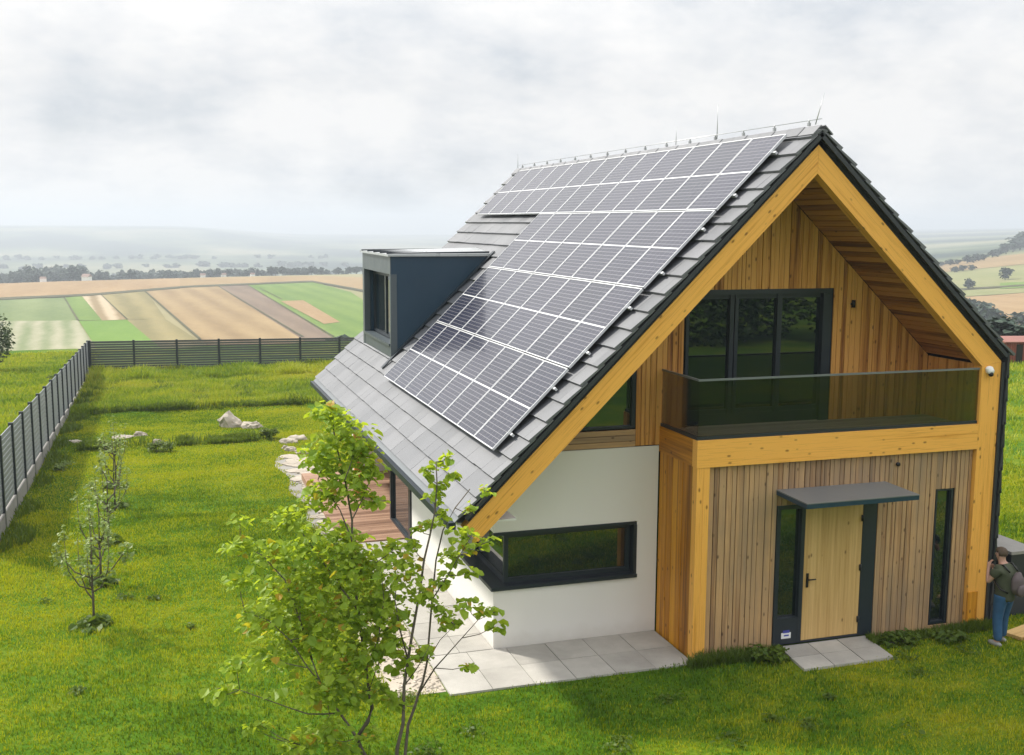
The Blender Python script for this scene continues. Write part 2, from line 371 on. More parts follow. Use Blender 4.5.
# ------------------------------------------------------------------ ground sheet
def axis(c0, c1, step, lim, ratio=1.045):
    a = list(np.arange(c0, c1+1e-6, step)); s = step; v = c1
    while v < lim: s *= ratio; v += s; a.append(min(v, lim))
    s = step; v = c0; L = []
    while v > -lim: s *= ratio; v -= s; L.append(max(v, -lim))
    return np.array(sorted(set(L))+a)
xs = axis(-22, 16, .3, 5600); ys = axis(-12, 52, .3, 5600)
X, Y = np.meshgrid(xs, ys); Z = height(X, Y)
nx, ny = len(xs), len(ys)
V = np.stack([X.ravel(), Y.ravel(), Z.ravel()], 1)
I = (np.arange(ny-1)[:, None]*nx+np.arange(nx-1)[None, :]).ravel()
F = np.stack([I, I+1, I+nx+1, I+nx], 1)
def np_mesh(name, V, F, mat, rnd=None, smooth_=True):
    me = bpy.data.meshes.new(name); k = F.shape[1]
    me.vertices.add(len(V)); me.vertices.foreach_set('co', V.astype(np.float32).ravel())
    me.loops.add(F.size); me.loops.foreach_set('vertex_index', F.astype(np.int32).ravel())
    me.polygons.add(len(F)); me.polygons.foreach_set('loop_start', np.arange(0, F.size, k, dtype=np.int32))
    me.polygons.foreach_set('use_smooth', np.full(len(F), smooth_, dtype=bool))
    if rnd is not None:
        a = me.attributes.new('rnd', 'FLOAT', 'FACE'); a.data.foreach_set('value', rnd.astype(np.float32))
    me.materials.append(mat); me.update(calc_edges=True); me.validate(); return me
struct(link('ground', np_mesh('ground', V, F, M['ground'])))

# ------------------------------------------------------------------ grass
def keepout(x, y):
    house = (x > -6.15) & (x < 4.0) & (y > 1.2) & (y < 15.3)
    box = (x > -2.0) & (x < 4.0) & (y > -.02) & (y < 2)
    patio = (x > -6.1+.25*np.maximum(0, 0-y)) & (x < -1.9) & (y > -.12+.05*np.sin(x*5)) & (y < 8)
    door = (x > -.52+.16*(y+.9)) & (x < 1.2+.12*(y+.8)) & (y > -.85+.05*(x+.5)) & (y < .3)
    grav = (x > -6.75) & (x < -5.9) & (y > .15) & (y < 2.5)
    path = (x > -6.46+.1*np.sin(y*1.7)+.12*np.sin(y*6.1)) & (x < -5.8+.05*np.sin(y*1.7)) & (y > 8) & (y < 19.3)
    return house | box | patio | door | grav | path
def blades(name, n, region, hmin, hmax, wid, mat, dens=None, seed=1, patchy=0., reach=60):
    r = np.random.default_rng(seed); x0, x1, y0, y1 = region
    x = r.uniform(x0, x1, n); y = r.uniform(y0, y1, n)
    d = np.hypot(x-CAM[0], y-CAM[1]); keep = ~keepout(x, y)
    az = np.degrees(np.arctan2(x-CAM[0], y-CAM[1])); keep &= (az > -20) & (az < 75) & (d > 6)
    if dens is not None: keep &= r.random(n) < dens(x, y, d)
    x, y, d = x[keep], y[keep], d[keep]; m = len(x); z = height(x, y)
    cl_ = .5+.5*np.sin(x*1.7+2*np.sin(y*.9+seed))*np.sin(y*1.3+1.6*np.sin(x*.8))
    h = r.uniform(hmin, hmax, m)*(.65+.7*cl_)
    ww = wid*(.6+.8*r.random(m))*np.maximum(1, d/18.)
    a = r.uniform(0, 2*np.pi, m); lean = r.uniform(.1, .75, m)*h; b = a+r.uniform(-.8, .8, m)+np.pi/2
    dx, dy = np.cos(a)*ww, np.sin(a)*ww; lx, ly = np.cos(b)*lean, np.sin(b)*lean
    P = np.empty((m, 5, 3))
    P[:, 0] = np.stack([x-dx, y-dy, z-.01], 1); P[:, 1] = np.stack([x+dx, y+dy, z-.01], 1)
    P[:, 2] = np.stack([x+dx*.75+lx*.4, y+dy*.75+ly*.4, z+h*.62], 1); P[:, 3] = np.stack([x-dx*.75+lx*.4, y-dy*.75+ly*.4, z+h*.62], 1)
    P[:, 4] = np.stack([x+lx, y+ly, z+h], 1)
    b0 = (np.arange(m)*5)[:, None]
    T = np.concatenate([b0+np.array([[0, 1, 2]]), b0+np.array([[0, 2, 3]]), b0+np.array([[3, 2, 4]])], 0)
    # slow patches of yellow and deep green come from the grass itself
    pn = .5+.5*np.sin(x*.55+1.7*np.sin(y*.23))*np.sin(y*.38+1.1*np.sin(x*.31+2))
    rv = np.clip(.55*r.random(m)+.45*pn+patchy, 0, 1)
    ob = link(name, np_mesh(name, P.reshape(-1, 3), T, mat, np.concatenate([rv]*3)))
    struct(ob, 'stuff'); return ob
blades('lawn_grass', 500000, (-13.3, 14, -7, 12), .022, .065, .0075, M['blade'], lambda x, y, d: np.clip(26/d, 0, 1)**1.2, 1)['label'] = 'mown lawn grass around the house'
blades('lawn_grass', 110000, (-13.4, -4, 12, 31.4), .025, .06, .007, M['blade'], None, 2, .12)['label'] = 'mown lawn grass beside and behind the house'
blades('meadow_grass', 150000, (-13.4, 12, 31.4, 48), .10, .38, .009, M['bladem'], None, 3, .05)['label'] = 'rough tall meadow grass inside the back fence'
blades('meadow_grass', 60000, (-13.3, 0, 31.6, 47.4), .12, .42, .011, M['bladed'], lambda x, y, d: np.clip(np.sin(x*1.9+2*np.sin(y*.8))*np.sin(y*1.3+1.5*np.sin(x*.9))*2-1.1+.1, 0, 1), 12)['label'] = 'darker green clumps in the rough meadow'
blades('meadow_grass', 26000, (-13.3, 2.2, 42.5, 47.4), .25, .62, .010, M['bladem'], None, 10)['label'] = 'tallest yellow green grass in front of the back fence'
blades('meadow_grass', 120000, (-34, -13.7, 8, 64), .06, .22, .012, M['bladem'], None, 4, .0)['label'] = 'yellow green grass beyond the side fence'
blades('meadow_grass', 160000, (4.4, 60, 1, 72), .05, .2, .012, M['bladem'], None, 5, .0)['label'] = 'bright pasture grass right of the house'
blades('bank_grass', 14000, (-12.6, -6.3, 22.35, 23.0), .08, .30, .010, M['bladed'], lambda x, y, d: .03+.97*((x > -9.4) | ((x < -11.6) & (x > -12.5)))*(.5+.5*np.sin(x*3.1)), 6)['label'] = 'dark tall grass along the nearer mound'
blades('bank_grass', 9000, (-12.6, -4.2, 31.2, 31.9), .06, .26, .010, M['bladed'], lambda x, y, d: .15+.85*(np.sin(x*1.1+.6)+.6*np.sin(x*2.7) > 0), 7)['label'] = 'dark tall grass along the farther mound'
blades('fence_weeds', 6500, (-13.3, -12.6, 8, 47), .06, .26, .011, M['bladed'], lambda x, y, d: (x < -13.0+.35*np.sin(y*1.9)+.2*np.sin(y*.7)), 8)['label'] = 'weeds along the foot of the side fence'
blades('house_weeds', 9000, (-2.1, 3.9, -.30, -.02), .05, .17, .008, M['bladed'], None, 9)['label'] = 'long grass along the entrance wall'

# =================================================================== HOUSE
Hs, Ht, WV = 8.405, 8.147, .4376
TL, TR = .9907, .9349
cL, sL = math.cos(math.atan(TL)), math.sin(math.atan(TL)); cR, sR = math.cos(math.atan(TR)), math.sin(math.atan(TR))
XR, CW, XL, D = 3.742, .386, -1.94, 1.3735
XW, YB = -4.8273, 15.0
H = empty('house', (0, 0, 0), 'white and larch timber gabled house with slate roof covered in solar panels', 'house')
def Lp(s, y, off=0.): return np.array([-s*cL-off*sL, y, Hs-s*sL+off*cL])   # point on left slope
def Rp(s, y, off=0.): return np.array([s*cR+off*sR, y, Hs-s*sR+off*cR])
SLmax = 5.78/cL; SRmax = 3.88/cR
# --- white walls
def under(x): return (Ht-WV*.55)+(TL*x if x < 0 else -TR*x)      # inside underside of the roof
m = MB(); zt = 3.25; zs0, zs1, wr = 1.06, 1.98, -2.31
yf = D; th = .35; ywin = 3.3
m.box(XW, XL, yf, yf+th, -.6, zs0)                                # below window
m.box(wr, XL, yf, yf+th, zs0, zs1)                                # right of window
m.prism([(XW, zs1), (XL, zs1), (XL, zt), (-4.45, zt), (XW, under(XW))], 'y', yf, yf+th)
m.box(XW, XW+th, yf+th, 7.4, -.6, zs0); m.box(XW, XW+th, ywin, 7.4, zs0, zs1); m.box(XW, XW+th, yf+th, 7.4, zs1, under(XW))
m.box(XW+th, -2.2, 7.05, 7.4, -.6, under(XW))
wall = m.build('wall', M['render'], H)
m = MB(); m.box(XW, XR-.1, YB-.4, YB-.05, -1, 2.9); m.build('rear_wall', M['render'], H)
m = MB(); m.prism([(XW, 2.9), (XR-.1, 2.9), (XR-.1, under(XR-.1)-.1), (0, under(0)-.2), (XW, under(XW)-.1)], 'y', YB-.4, YB-.1)
m.build('rear_gable', M['larch'], H)
# corner window
m = MB(); fy = yf+.13; fw = .07
m.box(XW-.05, wr, yf-.05, yf+th, zs0-.045, zs0+.012); m.box(XW-.05, XW+th, yf+th, ywin, zs0-.045, zs0+.012)     # sill
m.box(XW, wr, fy+.06, yf+th, zs1-.03, zs1-.004); 
m.box(wr-.03, wr-.004, yf+.0, yf+th, zs0+.014, zs1-.032)
m.box(XW+.0, wr-.03, yf-.012, yf+.10, zs1-.055, zs1-.004); m.box(wr-.06, wr-.002, yf-.014, yf+.10, zs0+.013, zs1-.06)
cw = m.build('corner_window', M['dark'], H)
m = MB(); xi = XW+.22
m.box(xi, xi+fw, fy, fy+fw, zs0+.014, zs1-.06)
m.box(xi+fw, wr-.06, fy, fy+fw, zs0+.014, zs0+.10); m.box(xi+fw, wr-.06, fy, fy+fw, zs1-.14, zs1-.06); m.box(wr-.14, wr-.062, fy, fy+fw, zs0+.10, zs1-.14)
m.box(xi, xi+fw, fy+fw, ywin-.01, zs0+.014, zs0+.09); m.box(xi, xi+fw, fy+fw, ywin-.01, zs1-.14, zs1-.06); m.box(xi, xi+fw, ywin-.09, ywin-.011, zs0+.09, zs1-.14)
m.build('window_frame', M['dark'], cw)
m = MB(); m.box(xi+fw-.002, wr-.13, fy+.03, fy+.045, zs0+.09, zs1-.13); m.build('pane', M['pane'], cw)
m = MB(); m.box(xi+.03, xi+.045, fy+fw-.004, ywin-.08, zs0+.08, zs1-.13); m.build('pane', M['pane'], cw)

# --- boards helper
def boards_v(m, x0, x1, zb, topf, yfront, wmin=.065, wmax=.115, gap=.009, th=.024, axis='x', holes=()):
    x = x0
    while x < x1-.02:
        wd = min(random.uniform(wmin, wmax), x1-x); xa, xb = x, x+wd-gap; dj = random.uniform(-.007, .007)
        ivs = [(zb, None)]
        for (ha, hb, h0, h1) in holes:
            if xb > ha+.001 and xa < hb-.001: ivs = [(zb, h0), (h1, None)]
        for (z0, z1) in ivs:
            za, zc = (topf(xa), topf(xb)) if z1 is None else (z1, z1)
            if min(za, zc) <= z0+.01: continue
            if axis == 'x':
                P = [(xa, yfront+dj, z0), (xb, yfront+dj, z0), (xb, yfront+th, z0), (xa, yfront+th, z0), (xa, yfront+dj, za), (xb, yfront+dj, zc), (xb, yfront+th, zc), (xa, yfront+th, za)]
            else:
                P = [(yfront+dj, xa, z0), (yfront+dj, xb, z0), (yfront+th, xb, z0), (yfront+th, xa, z0), (yfront+dj, xa, za), (yfront+dj, xb, zc), (yfront+th, xb, zc), (yfront+th, xa, za)]
            m.hexa(P, 0, None, (0, 0, 1))
        x += wd
# --- gable wall, upper floor
bw = (-1.5, 1.29, 3.5, 5.84)
gtop = lambda x: (Ht-WV+.03)+(TL*x if x < 0 else -TR*x)
tri_l, tri_r, tri_b = -3.45, -2.37, 3.56
m = MB(); m.box(-4.3, 3.4, D+.03, D+.2, 3.25, 3.5)
m.prism([(tri_r, 3.5), (bw[0], 3.5), (bw[0], gtop(bw[0])), (tri_r, gtop(tri_r))], 'y', D+.03, D+.2)
m.prism([(bw[1], 3.5), (3.36, 3.5), (3.36, gtop(3.36)), (bw[1], gtop(bw[1]))], 'y', D+.03, D+.2)
m.prism([(bw[0], bw[3]), (bw[1], bw[3]), (bw[1], gtop(bw[1])), (0, gtop(0)), (bw[0], gtop(bw[0]))], 'y', D+.03, D+.2)
m.build('gable_backing', M['black'], H)
m = MB(); boards_v(m, tri_r, 3.36, 3.27, gtop, D-.004, holes=((bw[0], bw[1], 3.27, bw[3]),))
boards_v(m, -1.5, -1.44, 3.27, lambda x: 3.3, D-.004)
m.build('gable_cladding', M['larch'], H)
m = MB()                                                             # horizontal boards under the triangular window
for k in range(3):
    z = 3.262+k*.098; m.hexa([(max(-4.0, -(gtop(0)-z)/TL), D-.002, z), (tri_r-.004, D-.002, z), (tri_r-.004, D+.028, z), (max(-4.0, -(gtop(0)-z)/TL), D+.028, z), (-(gtop(0)-z-.09)/TL, D-.002, z+.09), (tri_r-.004, D-.002, z+.09), (tri_r-.004, D+.028, z+.09), (-(gtop(0)-z-.09)/TL, D+.028, z+.09)], 0, None, (1, 0, 0))
m.build('plank_strip', M['weath'], H)
xz = lambda z: -(gtop(0)-z)/TL
m = MB(); m.prism([(xz(3.57), 3.57), (tri_r, 3.57), (tri_r, 3.61), (xz(3.61), 3.61)], 'y', D+.01, D+.12); m.prism([(tri_r-.07, 3.612), (tri_r, 3.612), (tri_r, gtop(tri_r)), (tri_r-.07, gtop(tri_r-.07))], 'y', D+.01, D+.12)
tw = m.build('triangular_window', M['dark'], H)
m = MB(); m.prism([(xz(3.6), 3.6), (tri_r-.06, 3.6), (tri_r-.06, gtop(tri_r-.06))], 'y', D+.06, D+.08); m.build('pane', M['pane'], tw)
# big window
m = MB(); x0, x1, z0, z1 = bw; fy = D+.07
def fr(xa, xb, za, zc, ya=fy, yb=fy+.09): m.box(xa, xb, ya, yb, za, zc)
fr(x0, x1, z1-.09, z1, D-.006, fy+.09); fr(x1-.17, x1, z0, z1-.092, D-.006, fy+.09); fr(x0, x0+.06, z0, z1-.092, D-.006, fy+.09); fr(x0+.062, x1-.172, z0, 3.72)
for xa, xb in ((-.66, -.585), (-.565, -.50), (.245, .335)): fr(xa, xb, 3.722, z1-.094, fy-.03, fy+.06)
for xa, xb in ((-1.435, -.662), (-.498, .243), (.337, x1-.174)): fr(xa, xb, z1-.16, z1-.094, fy, fy+.06); fr(xa, xb, 3.722, 3.80, fy, fy+.06)
bwin = m.build('balcony_window', M['dark'], H)
for xa, xb in ((-1.437, -.64), (-.52, .26), (.32, x1-.17)):
    m = MB(); m.box(xa, xb, fy+.03, fy+.05, 3.79, z1-.15); m.build('pane', M['pane'], bwin)
m = MB(); m.tube([(1.68, D-.07, 5.50), (1.68, D-.07, 5.63)], .035, 10); m.box(1.66, 1.70, D-.05, D+.0, 5.54, 5.58); m.build('wall_lamp', M['iron'], H)

# --- rafters and columns (front timber frame)
def oz(x): return Ht+(TL*x if x < 0 else -TR*x)
m = MB(); a = 5.703; e = WV*cL                                       # left rafter with square-cut end
P0 = np.array([0, Ht]); P1 = np.array([-a, Ht-TL*a]); nrm = np.array([sL, -cL])
# inner edge intersects apex vertical
m.prism([(-.003, Ht), (-a, Ht-TL*a), tuple(P1+nrm*e), (-.003, Ht-WV)], 'y', 0, .2, grain=(-cL, 0, -sL), rnd=.5)
m.build('rafter', M['gold'], H)
m = MB(); zi = Ht-WV-TR*(XR-CW)
m.prism([(0, Ht), (0, Ht-WV), (XR-CW, zi), (XR, Ht-TR*XR)], 'y', 0, .2, grain=(cR, 0, -sR), rnd=.6)
m.build('rafter', M['gold'], H)
m = MB(); m.prism([(XR-CW, -.5), (XR, -.5), (XR, Ht-TR*XR-.004), (XR-CW, zi-.004)], 'y', .001, .2, grain=(0, 0, 1), rnd=.45)
m.build('column', M['gold'], H)
m = MB(); m.box(XR-CW-.012, XR-CW+.2, -.02, -.002, -.2, .62, 0, .3, (0, 0, 1)); m.build('column_base_board', M['side'], H)
# entry box
zb, zb2 = 3.5865, 3.1541
m = MB(); m.box(XL, XR-CW-.003, 0, .16, zb2, zb, 0, .62, (1, 0, 0)); m.build('balcony_beam', M['gold'], H)
m = MB(); m.box(XL+.001, XL+.14, .163, D-.003, zb2+.001, zb-.001, 0, .3, (0, 1, 0)); m.build('side_beam', M['side'], H)
m = MB(); m.box(XL+.012, XL+.125, .008, .16, -.5, zb2-.003, 0, .55, (0, 0, 1)); m.box(XL+.13, XL+.235, .012, .16, -.5, zb2-.003, 0, .75, (0, 0, 1)); m.build('corner_post', M['gold'], H)
m = MB(); boards_v(m, .163, D-.003, -.5, lambda y: zb2-.004, XL+.02, .13, .2, axis='y'); m.build('side_cladding', M['side'], H)
dx0, dx1, dz0, dz1 = -.43, 1.47, .06, 2.42; sx0, sx1 = 2.66, 3.0
m = MB(); m.box(XL+.25, dx0, .12, .3, -.5, zb2-.005); m.box(dx1, sx0, .12, .3, -.5, zb2-.005); m.box(sx1, XR-CW-.005, .12, .3, -.5, zb2-.005); m.box(dx0, dx1, .12, .3, dz1+.002, zb2-.005); m.box(sx0, sx1, .12, .3, 2.5, zb2-.005); m.box(sx0, sx1, .12, .3, -.5, .08)
m.box(XL+.05, XL+.2, .3, D, -.5, zb2-.02); m.box(XL+.2, 3.3, .31, .45, -.5, 3.1)
m.build('entrance_backing', M['black'], H)
m = MB(); boards_v(m, XL+.24, XR-CW-.004, -.5, lambda x: zb2-.005, 0.085, .07, .14, .013, .03, holes=((dx0, dx1, -.5, dz1), (sx0, sx1, .06, 2.48)))
m.build('entrance_cladding', M['weath'], H)
# slit window
m = MB(); m.box(sx0-.002, sx0+.03, .1, .3, .08, 2.48); m.box(sx1-.03, sx1+.002, .1, .3, .08, 2.48); m.box(sx0+.032, sx1-.032, .1, .3, 2.44, 2.482); m.box(sx0+.032, sx1-.032, .1, .3, .08, .12)
sw = m.build('slit_window', M['dark'], H); m = MB(); m.box(sx0+.025, sx1-.025, .16, .18, .11, 2.45); m.build('pane', M['pane'], sw)
# door set
m = MB(); m.box(dx0, dx0+.07, .07, .3, dz0, dz1); m.box(dx0+.072, .03, .07, .3, dz1-.07, dz1); m.box(.03, .10, .07, .3, dz0, dz1); m.box(dx0+.072, .028, .075, .3, dz0, .50)
m.box(1.2, dx1, .07, .3, dz0, dz1); m.box(.102, 1.198, .07, .3, dz1-.06, dz1); m.box(.102, 1.198, .06, .3, dz0, dz0+.03)
df = m.build('door_frame', M['dark'], H)
m = MB(); m.box(dx0+.065, .035, .16, .18, .49, dz1-.06); m.build('sidelight_pane', M['pane'], df)
m = MB(); m.box(-.27, -.09, .069, .074, .16, .26, 0); m.box(-.24, -.12, .066, .069, .255, .30, 1); m.box(-.22, -.13, .066, .0685, .20, .225, 1); m.build('notice_sticker', [M['white'], M['blue']], df)
m = MB(); m.hexa([(.104, .075, dz0+.034), (1.196, .075, dz0+.034), (1.196, .13, dz0+.034), (.104, .13, dz0+.034), (.104, .075, dz1-.064), (1.196, .075, dz1-.064), (1.196, .13, dz1-.064), (.104, .13, dz1-.064)], 0, .5, (0, 0, 1))
dr = m.build('door', M['door'], H)
m = MB(); m.box(.155, .2, .062, .074, 1.0, 1.24); m.tube([(.178, .07, 1.14), (.178, .02, 1.14), (.31, .02, 1.14)], .012, 8); m.build('handle', M['iron'], dr)
for z in (.35, 1.25, 2.1):
    m = MB(); m.tube([(1.185, .058, z-.05), (1.185, .058, z+.05)], .022, 8); m.build('hinge', M['iron'], dr)
# canopy
m = MB(); ca, cb, cy, cz = -.46, 1.60, -.80, 2.69
m.prism([(cy, cz-.10), (.08, cz-.08), (.08, cz-.02), (cy, cz-.03)], 'x', ca+.001, ca+.05); m.prism([(cy, cz-.10), (.08, cz-.08), (.08, cz-.02), (cy, cz-.03)], 'x', cb-.05, cb-.001)
m.box(ca+.052, cb-.052, cy, cy+.05, cz-.10, cz-.03); m.box(ca+.052, cb-.052, cy+.052, .08, cz-.09, cz-.05)
cn = m.build('entrance_canopy', M['navy'], H)
m = MB(); m.prism([(cy-.01, cz-.026), (.08, cz-.016), (.08, cz+.002), (cy-.01, cz-.012)], 'x', ca, cb); m.build('canopy_sheet', M['zincd'], cn)
m = MB(); m.tube([(1.83, .085, 2.97), (1.83, .05, 2.97)], .035, 12); m.build('door_lamp', M['iron'], H)
# balcony deck, railing
m = MB(); m.box(XL+.14, 3.35, .16, D-.01, 3.2, 3.50); m.build('deck_base', M['black'], H)
m = MB(); y = .17
while y < D-.05: m.box(XL+.15, 3.34, y, y+.135, 3.502, 3.53+random.uniform(-.003, .003), 0, None, (1, 0, 0)); y += .142
m.build('deck_boards', M['deck'], H)
m = MB(); m.box(XL+.01, 3.35, .035, .075, zb+.002, zb+.05); m.box(XL+.01, XL+.05, .076, D-.02, zb+.002, zb+.05)
rl = m.build('balcony_railing', M['dark'], H)
m = MB(); m.box(XL+.03, 3.34, .048, .062, zb+.04, 4.52); m.build('glass_pane', M['smoke'], rl)
m = MB(); m.box(XL+.024, XL+.038, .07, D-.03, zb+.04, 4.52); m.build('glass_pane', M['smoke'], rl)
m = MB(); m.box(XL+.01, 3.35, .04, .07, 4.515, 4.545); m.box(XL+.015, XL+.045, .071, D-.02, 4.515, 4.545); m.build('top_rail', M['zincd'], rl)
# inner side wall of the balcony and soffit
m = MB(); boards_v(m, .21, D, 3.5, lambda y: 4.60, 3.34, axis='y'); m.build('balcony_side_cladding', M['larch'], H)
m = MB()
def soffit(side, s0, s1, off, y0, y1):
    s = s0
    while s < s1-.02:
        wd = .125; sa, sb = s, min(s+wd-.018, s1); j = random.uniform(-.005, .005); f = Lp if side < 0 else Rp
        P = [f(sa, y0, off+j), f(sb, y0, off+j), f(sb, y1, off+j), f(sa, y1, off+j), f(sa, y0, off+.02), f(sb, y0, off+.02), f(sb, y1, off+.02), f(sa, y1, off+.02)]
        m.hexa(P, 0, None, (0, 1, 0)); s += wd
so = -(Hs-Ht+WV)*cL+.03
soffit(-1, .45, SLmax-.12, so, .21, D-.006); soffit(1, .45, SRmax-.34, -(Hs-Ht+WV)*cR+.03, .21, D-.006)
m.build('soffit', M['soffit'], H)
# --- roof
m = MB()
def slab(f, s0, s1, y0, y1, o0, o1, mb, mi=0, rnd=None):
    mb.hexa([f(s0, y0, o0), f(s1, y0, o0), f(s1, y1, o0), f(s0, y1, o0), f(s0, y0, o1), f(s1, y0, o1), f(s1, y1, o1), f(s0, y1, o1)], mi, rnd)
slab(Lp, .16, SLmax-.05, .004, YB, -.175, -.035, m); slab(Rp, .16, SRmax-.03, .004, YB, -.175, -.035, m)
slab(Lp, .30, SLmax-.25, .2, YB-.02, -.36, -.175, m); slab(Rp, .30, SRmax-.3, .2, YB-.02, -.36, -.175, m)
m.box(-.13, .13, .004, YB, Hs-.36, Hs-.11)
roof = m.build('roof', M['black'], H)
E = .376
def tiles(f, smax, y0, y1, mb, tw=.42):
    n = int(smax/E)+1; k0 = smax-n*E
    for k in range(n):
        sa, sb = max(.02, k0+k*E-.1), k0+(k+1)*E; y = y0+random.uniform(-.012, .012); first = True
        yy = y0 - (tw*.5 if k % 2 else 0)
        while yy < y1:
            ya, yb = max(yy, y), min(yy+tw-.003, y1+random.uniform(-.1, .06)); lift = .05+random.uniform(-.003, .003)
            if yb-ya > .03:
                j = random.uniform(-.004, .004)
                mb.hexa([f(sa, ya, -.03), f(sb+j, ya, lift-.045), f(sb+j, yb, lift-.045), f(sa, yb, -.03), f(sa, ya, -.008), f(sb+j, ya, lift), f(sb+j, yb, lift), f(sa, yb, -.008)])
            yy += tw
m = MB(); tiles(Lp, SLmax, -.09, YB+.02, m); m.build('slate_covering', M['slate'], roof)
m = MB(); tiles(Rp, SRmax+.06, -.09, YB+.02, m); m.build('slate_covering', M['slate'], roof)
m = MB(); nrg = 34                                                   # ridge caps
for k in range(nrg):
    ya = -.1+k*(YB+.12)/nrg; yb = ya+(YB+.12)/nrg+.02; o = .035+.004*(k % 2)
    for f in (Lp, Rp): m.hexa([f(.0, ya, o), f(.2, ya, o), f(.2, yb, o-.006), f(0, yb, o-.006), f(0, ya, o+.02), f(.2, ya, o+.02), f(.2, yb, o+.014), f(0, yb, o+.014)])
m.build('ridge_cap', M['slate'], roof)
m = MB()                                                             # dark verge board under the tile ends
for f, sm in ((Lp, SLmax-.05), (Rp, SRmax-.03)): slab(f, .0, sm, -.075, -.03, -.115, -.05, m)
m.build('verge_board', M['slatew'], roof)
m = MB(); slab(Lp, SLmax-.06, SLmax+.10, -.06, YB, .0, .012, m); m.build('eave_flashing', M['zincd'], roof)
m = MB(); q = Lp(SLmax+.09, 0); m.box(q[0]-.10, q[0]+.01, -.05, YB, q[2]-.11, q[2]-.005); m.build('gutter', M['dark'], roof)
m = MB(); m.box(-5.74, XW, .2, YB, 2.50, 2.53); m.build('eave_soffit', M['white'], roof)
# right flank: slate clad wall (dark strip beyond the column)
m = MB(); m.box(XR-.3, XR+.05, .202, YB-.05, -.6, Ht-TR*XR+.02); m.build('side_wall', M['black'], H)
m = MB()
for k in range(13):
    zt_ = 4.78-k*.4; y = -.06
    while y < YB:
        yb = min(y+.5, YB); m.hexa([(XR+.06, y, zt_-.42), (XR+.06, yb-.006, zt_-.42), (XR+.09, yb-.006, zt_+.03), (XR+.09, y, zt_+.03), (XR+.135, y, zt_-.42), (XR+.135, yb-.006, zt_-.42), (XR+.11, yb-.006, zt_+.03), (XR+.11, y, zt_+.03)]); y = yb
m.box(XR+.002, XR+.06, -.03, .2, -.5, Ht-TR*XR-.02)
m.build('slate_cladding', M['slatew'], H)
# security camera at the column head
m = MB(); m.blob((3.48, -.03, 4.53), (.075, .05, .05), 3, 0); m.tube([(3.48, .0, 4.50), (3.48, -.09, 4.49)], .055, 12); sec = m.build('security_camera', M['white'], H)
m = MB(); m.blob((3.48, -.075, 4.44), (.045, .045, .04), 2, 0); m.build('camera_lens', M['iron'], sec)
# --- recess on the left long side
m = MB(); boards_v(m, 7.45, YB-.45, -.3, lambda y: 3.2, -2.6, axis='y'); m.build('recess_cladding', M['larch'], H)
m = MB(); m.box(-2.57, -2.4, 7.4, YB-.4, -.6, 3.3); m.build('recess_wall', M['black'], H)
m = MB(); m.box(XW-.03, XW+.1, 7.45, 7.62, .03, 2.5); m.box(XW-.03, XW+.1, 9.5, 9.62, .03, 2.5); m.box(XW-.03, XW+.1, 7.622, 9.498, 2.4, 2.5); m.box(XW-.03, XW+.1, 7.622, 9.498, .03, .11)
td = m.build('terrace_door', M['dark'], H); m = MB(); m.box(XW+.03, XW+.05, 7.615, 9.505, .1, 2.41); m.build('pane', M['pane'], td)
m = MB(); m.box(-5.30, -5.12, 11.8, 11.98, -.2, 2.55, 0, .4, (0, 0, 1)); m.build('terrace_post', M['larch'], H)
# --- dormer
dy0, dy1, dxf, dzt = 9.98, 13.55, -4.72, 6.15
zroof = lambda x: Hs+TL*x
m = MB()
for ya, yb in ((dy0, dy0+.12), (dy1-.12, dy1)):
    m.prism([(dxf+.02, zroof(dxf+.02)-.1), (dxf+.02, dzt), (-(Hs-dzt)/TL+.1, dzt), (-(Hs-dzt)/TL+.1, zroof(-(Hs-dzt)/TL+.1)-.1)], 'y', ya, yb)
m.box(dxf+.4, -(Hs-dzt)/TL, dy0+.1, dy1-.1, dzt-.12, dzt-.01)
dm = m.build('dormer', M['navy'], H)
m = MB(); m.box(dxf, dxf+.15, dy0+.001, dy1-.001, 5.74, dzt-.004); m.box(dxf, dxf+.15, dy0-.012, dy0+.08, 3.6, 5.738); m.box(dxf, dxf+.15, dy1-.2, dy1+.01, 3.6, 5.738); m.box(dxf-.03, dxf+.22, dy0+.082, dy1-.202, 4.06, 4.12)
m.box(dxf+.01, dxf+.15, dy0+.082, dy1-.202, 3.55, 4.058)
m.build('front_cladding', M['dark2'], dm)
m = MB(); xf = dxf+.24
m.box(xf, xf+.07, dy0+.122, dy1-.202, 5.62, 5.73); m.box(xf, xf+.07, dy0+.122, dy0+.20, 4.122, 5.618); m.box(xf, xf+.07, dy1-.29, dy1-.202, 4.12, 5.618); m.box(xf, xf+.07, dy0+.202, dy1-.292, 4.122, 4.2); m.box(xf, xf+.07, 11.7, 11.8, 4.202, 5.618)
dwn = m.build('dormer_window', M['dark'], dm)
m = MB(); m.box(dxf+.16, xf+.1, dy1-.215, dy1-.203, 4.12, 5.74); m.build('window_reveal', M['navy'], dm)
t_ = MB(); t_.box(xf+.03, xf+.045, dy0+.19, dy1-.28, 4.19, 5.63); t_.build('dormer_pane', M['pane'], dm)
m = MB(); xe = -(Hs-dzt)/TL
m.hexa([(dxf-.06, dy0-.05, dzt), (xe+.02, dy0-.05, dzt), (xe+.02, dy1+.05, dzt), (dxf-.06, dy1+.05, dzt), (dxf-.06, dy0-.05, dzt+.05), (xe-.02, dy0-.05, dzt+.06), (xe+.12, (dy0+dy1)/2, dzt+.16), (dxf-.06, dy1+.05, dzt+.05)])
m.build('dormer_roof', M['zinc'], dm)
m = MB()
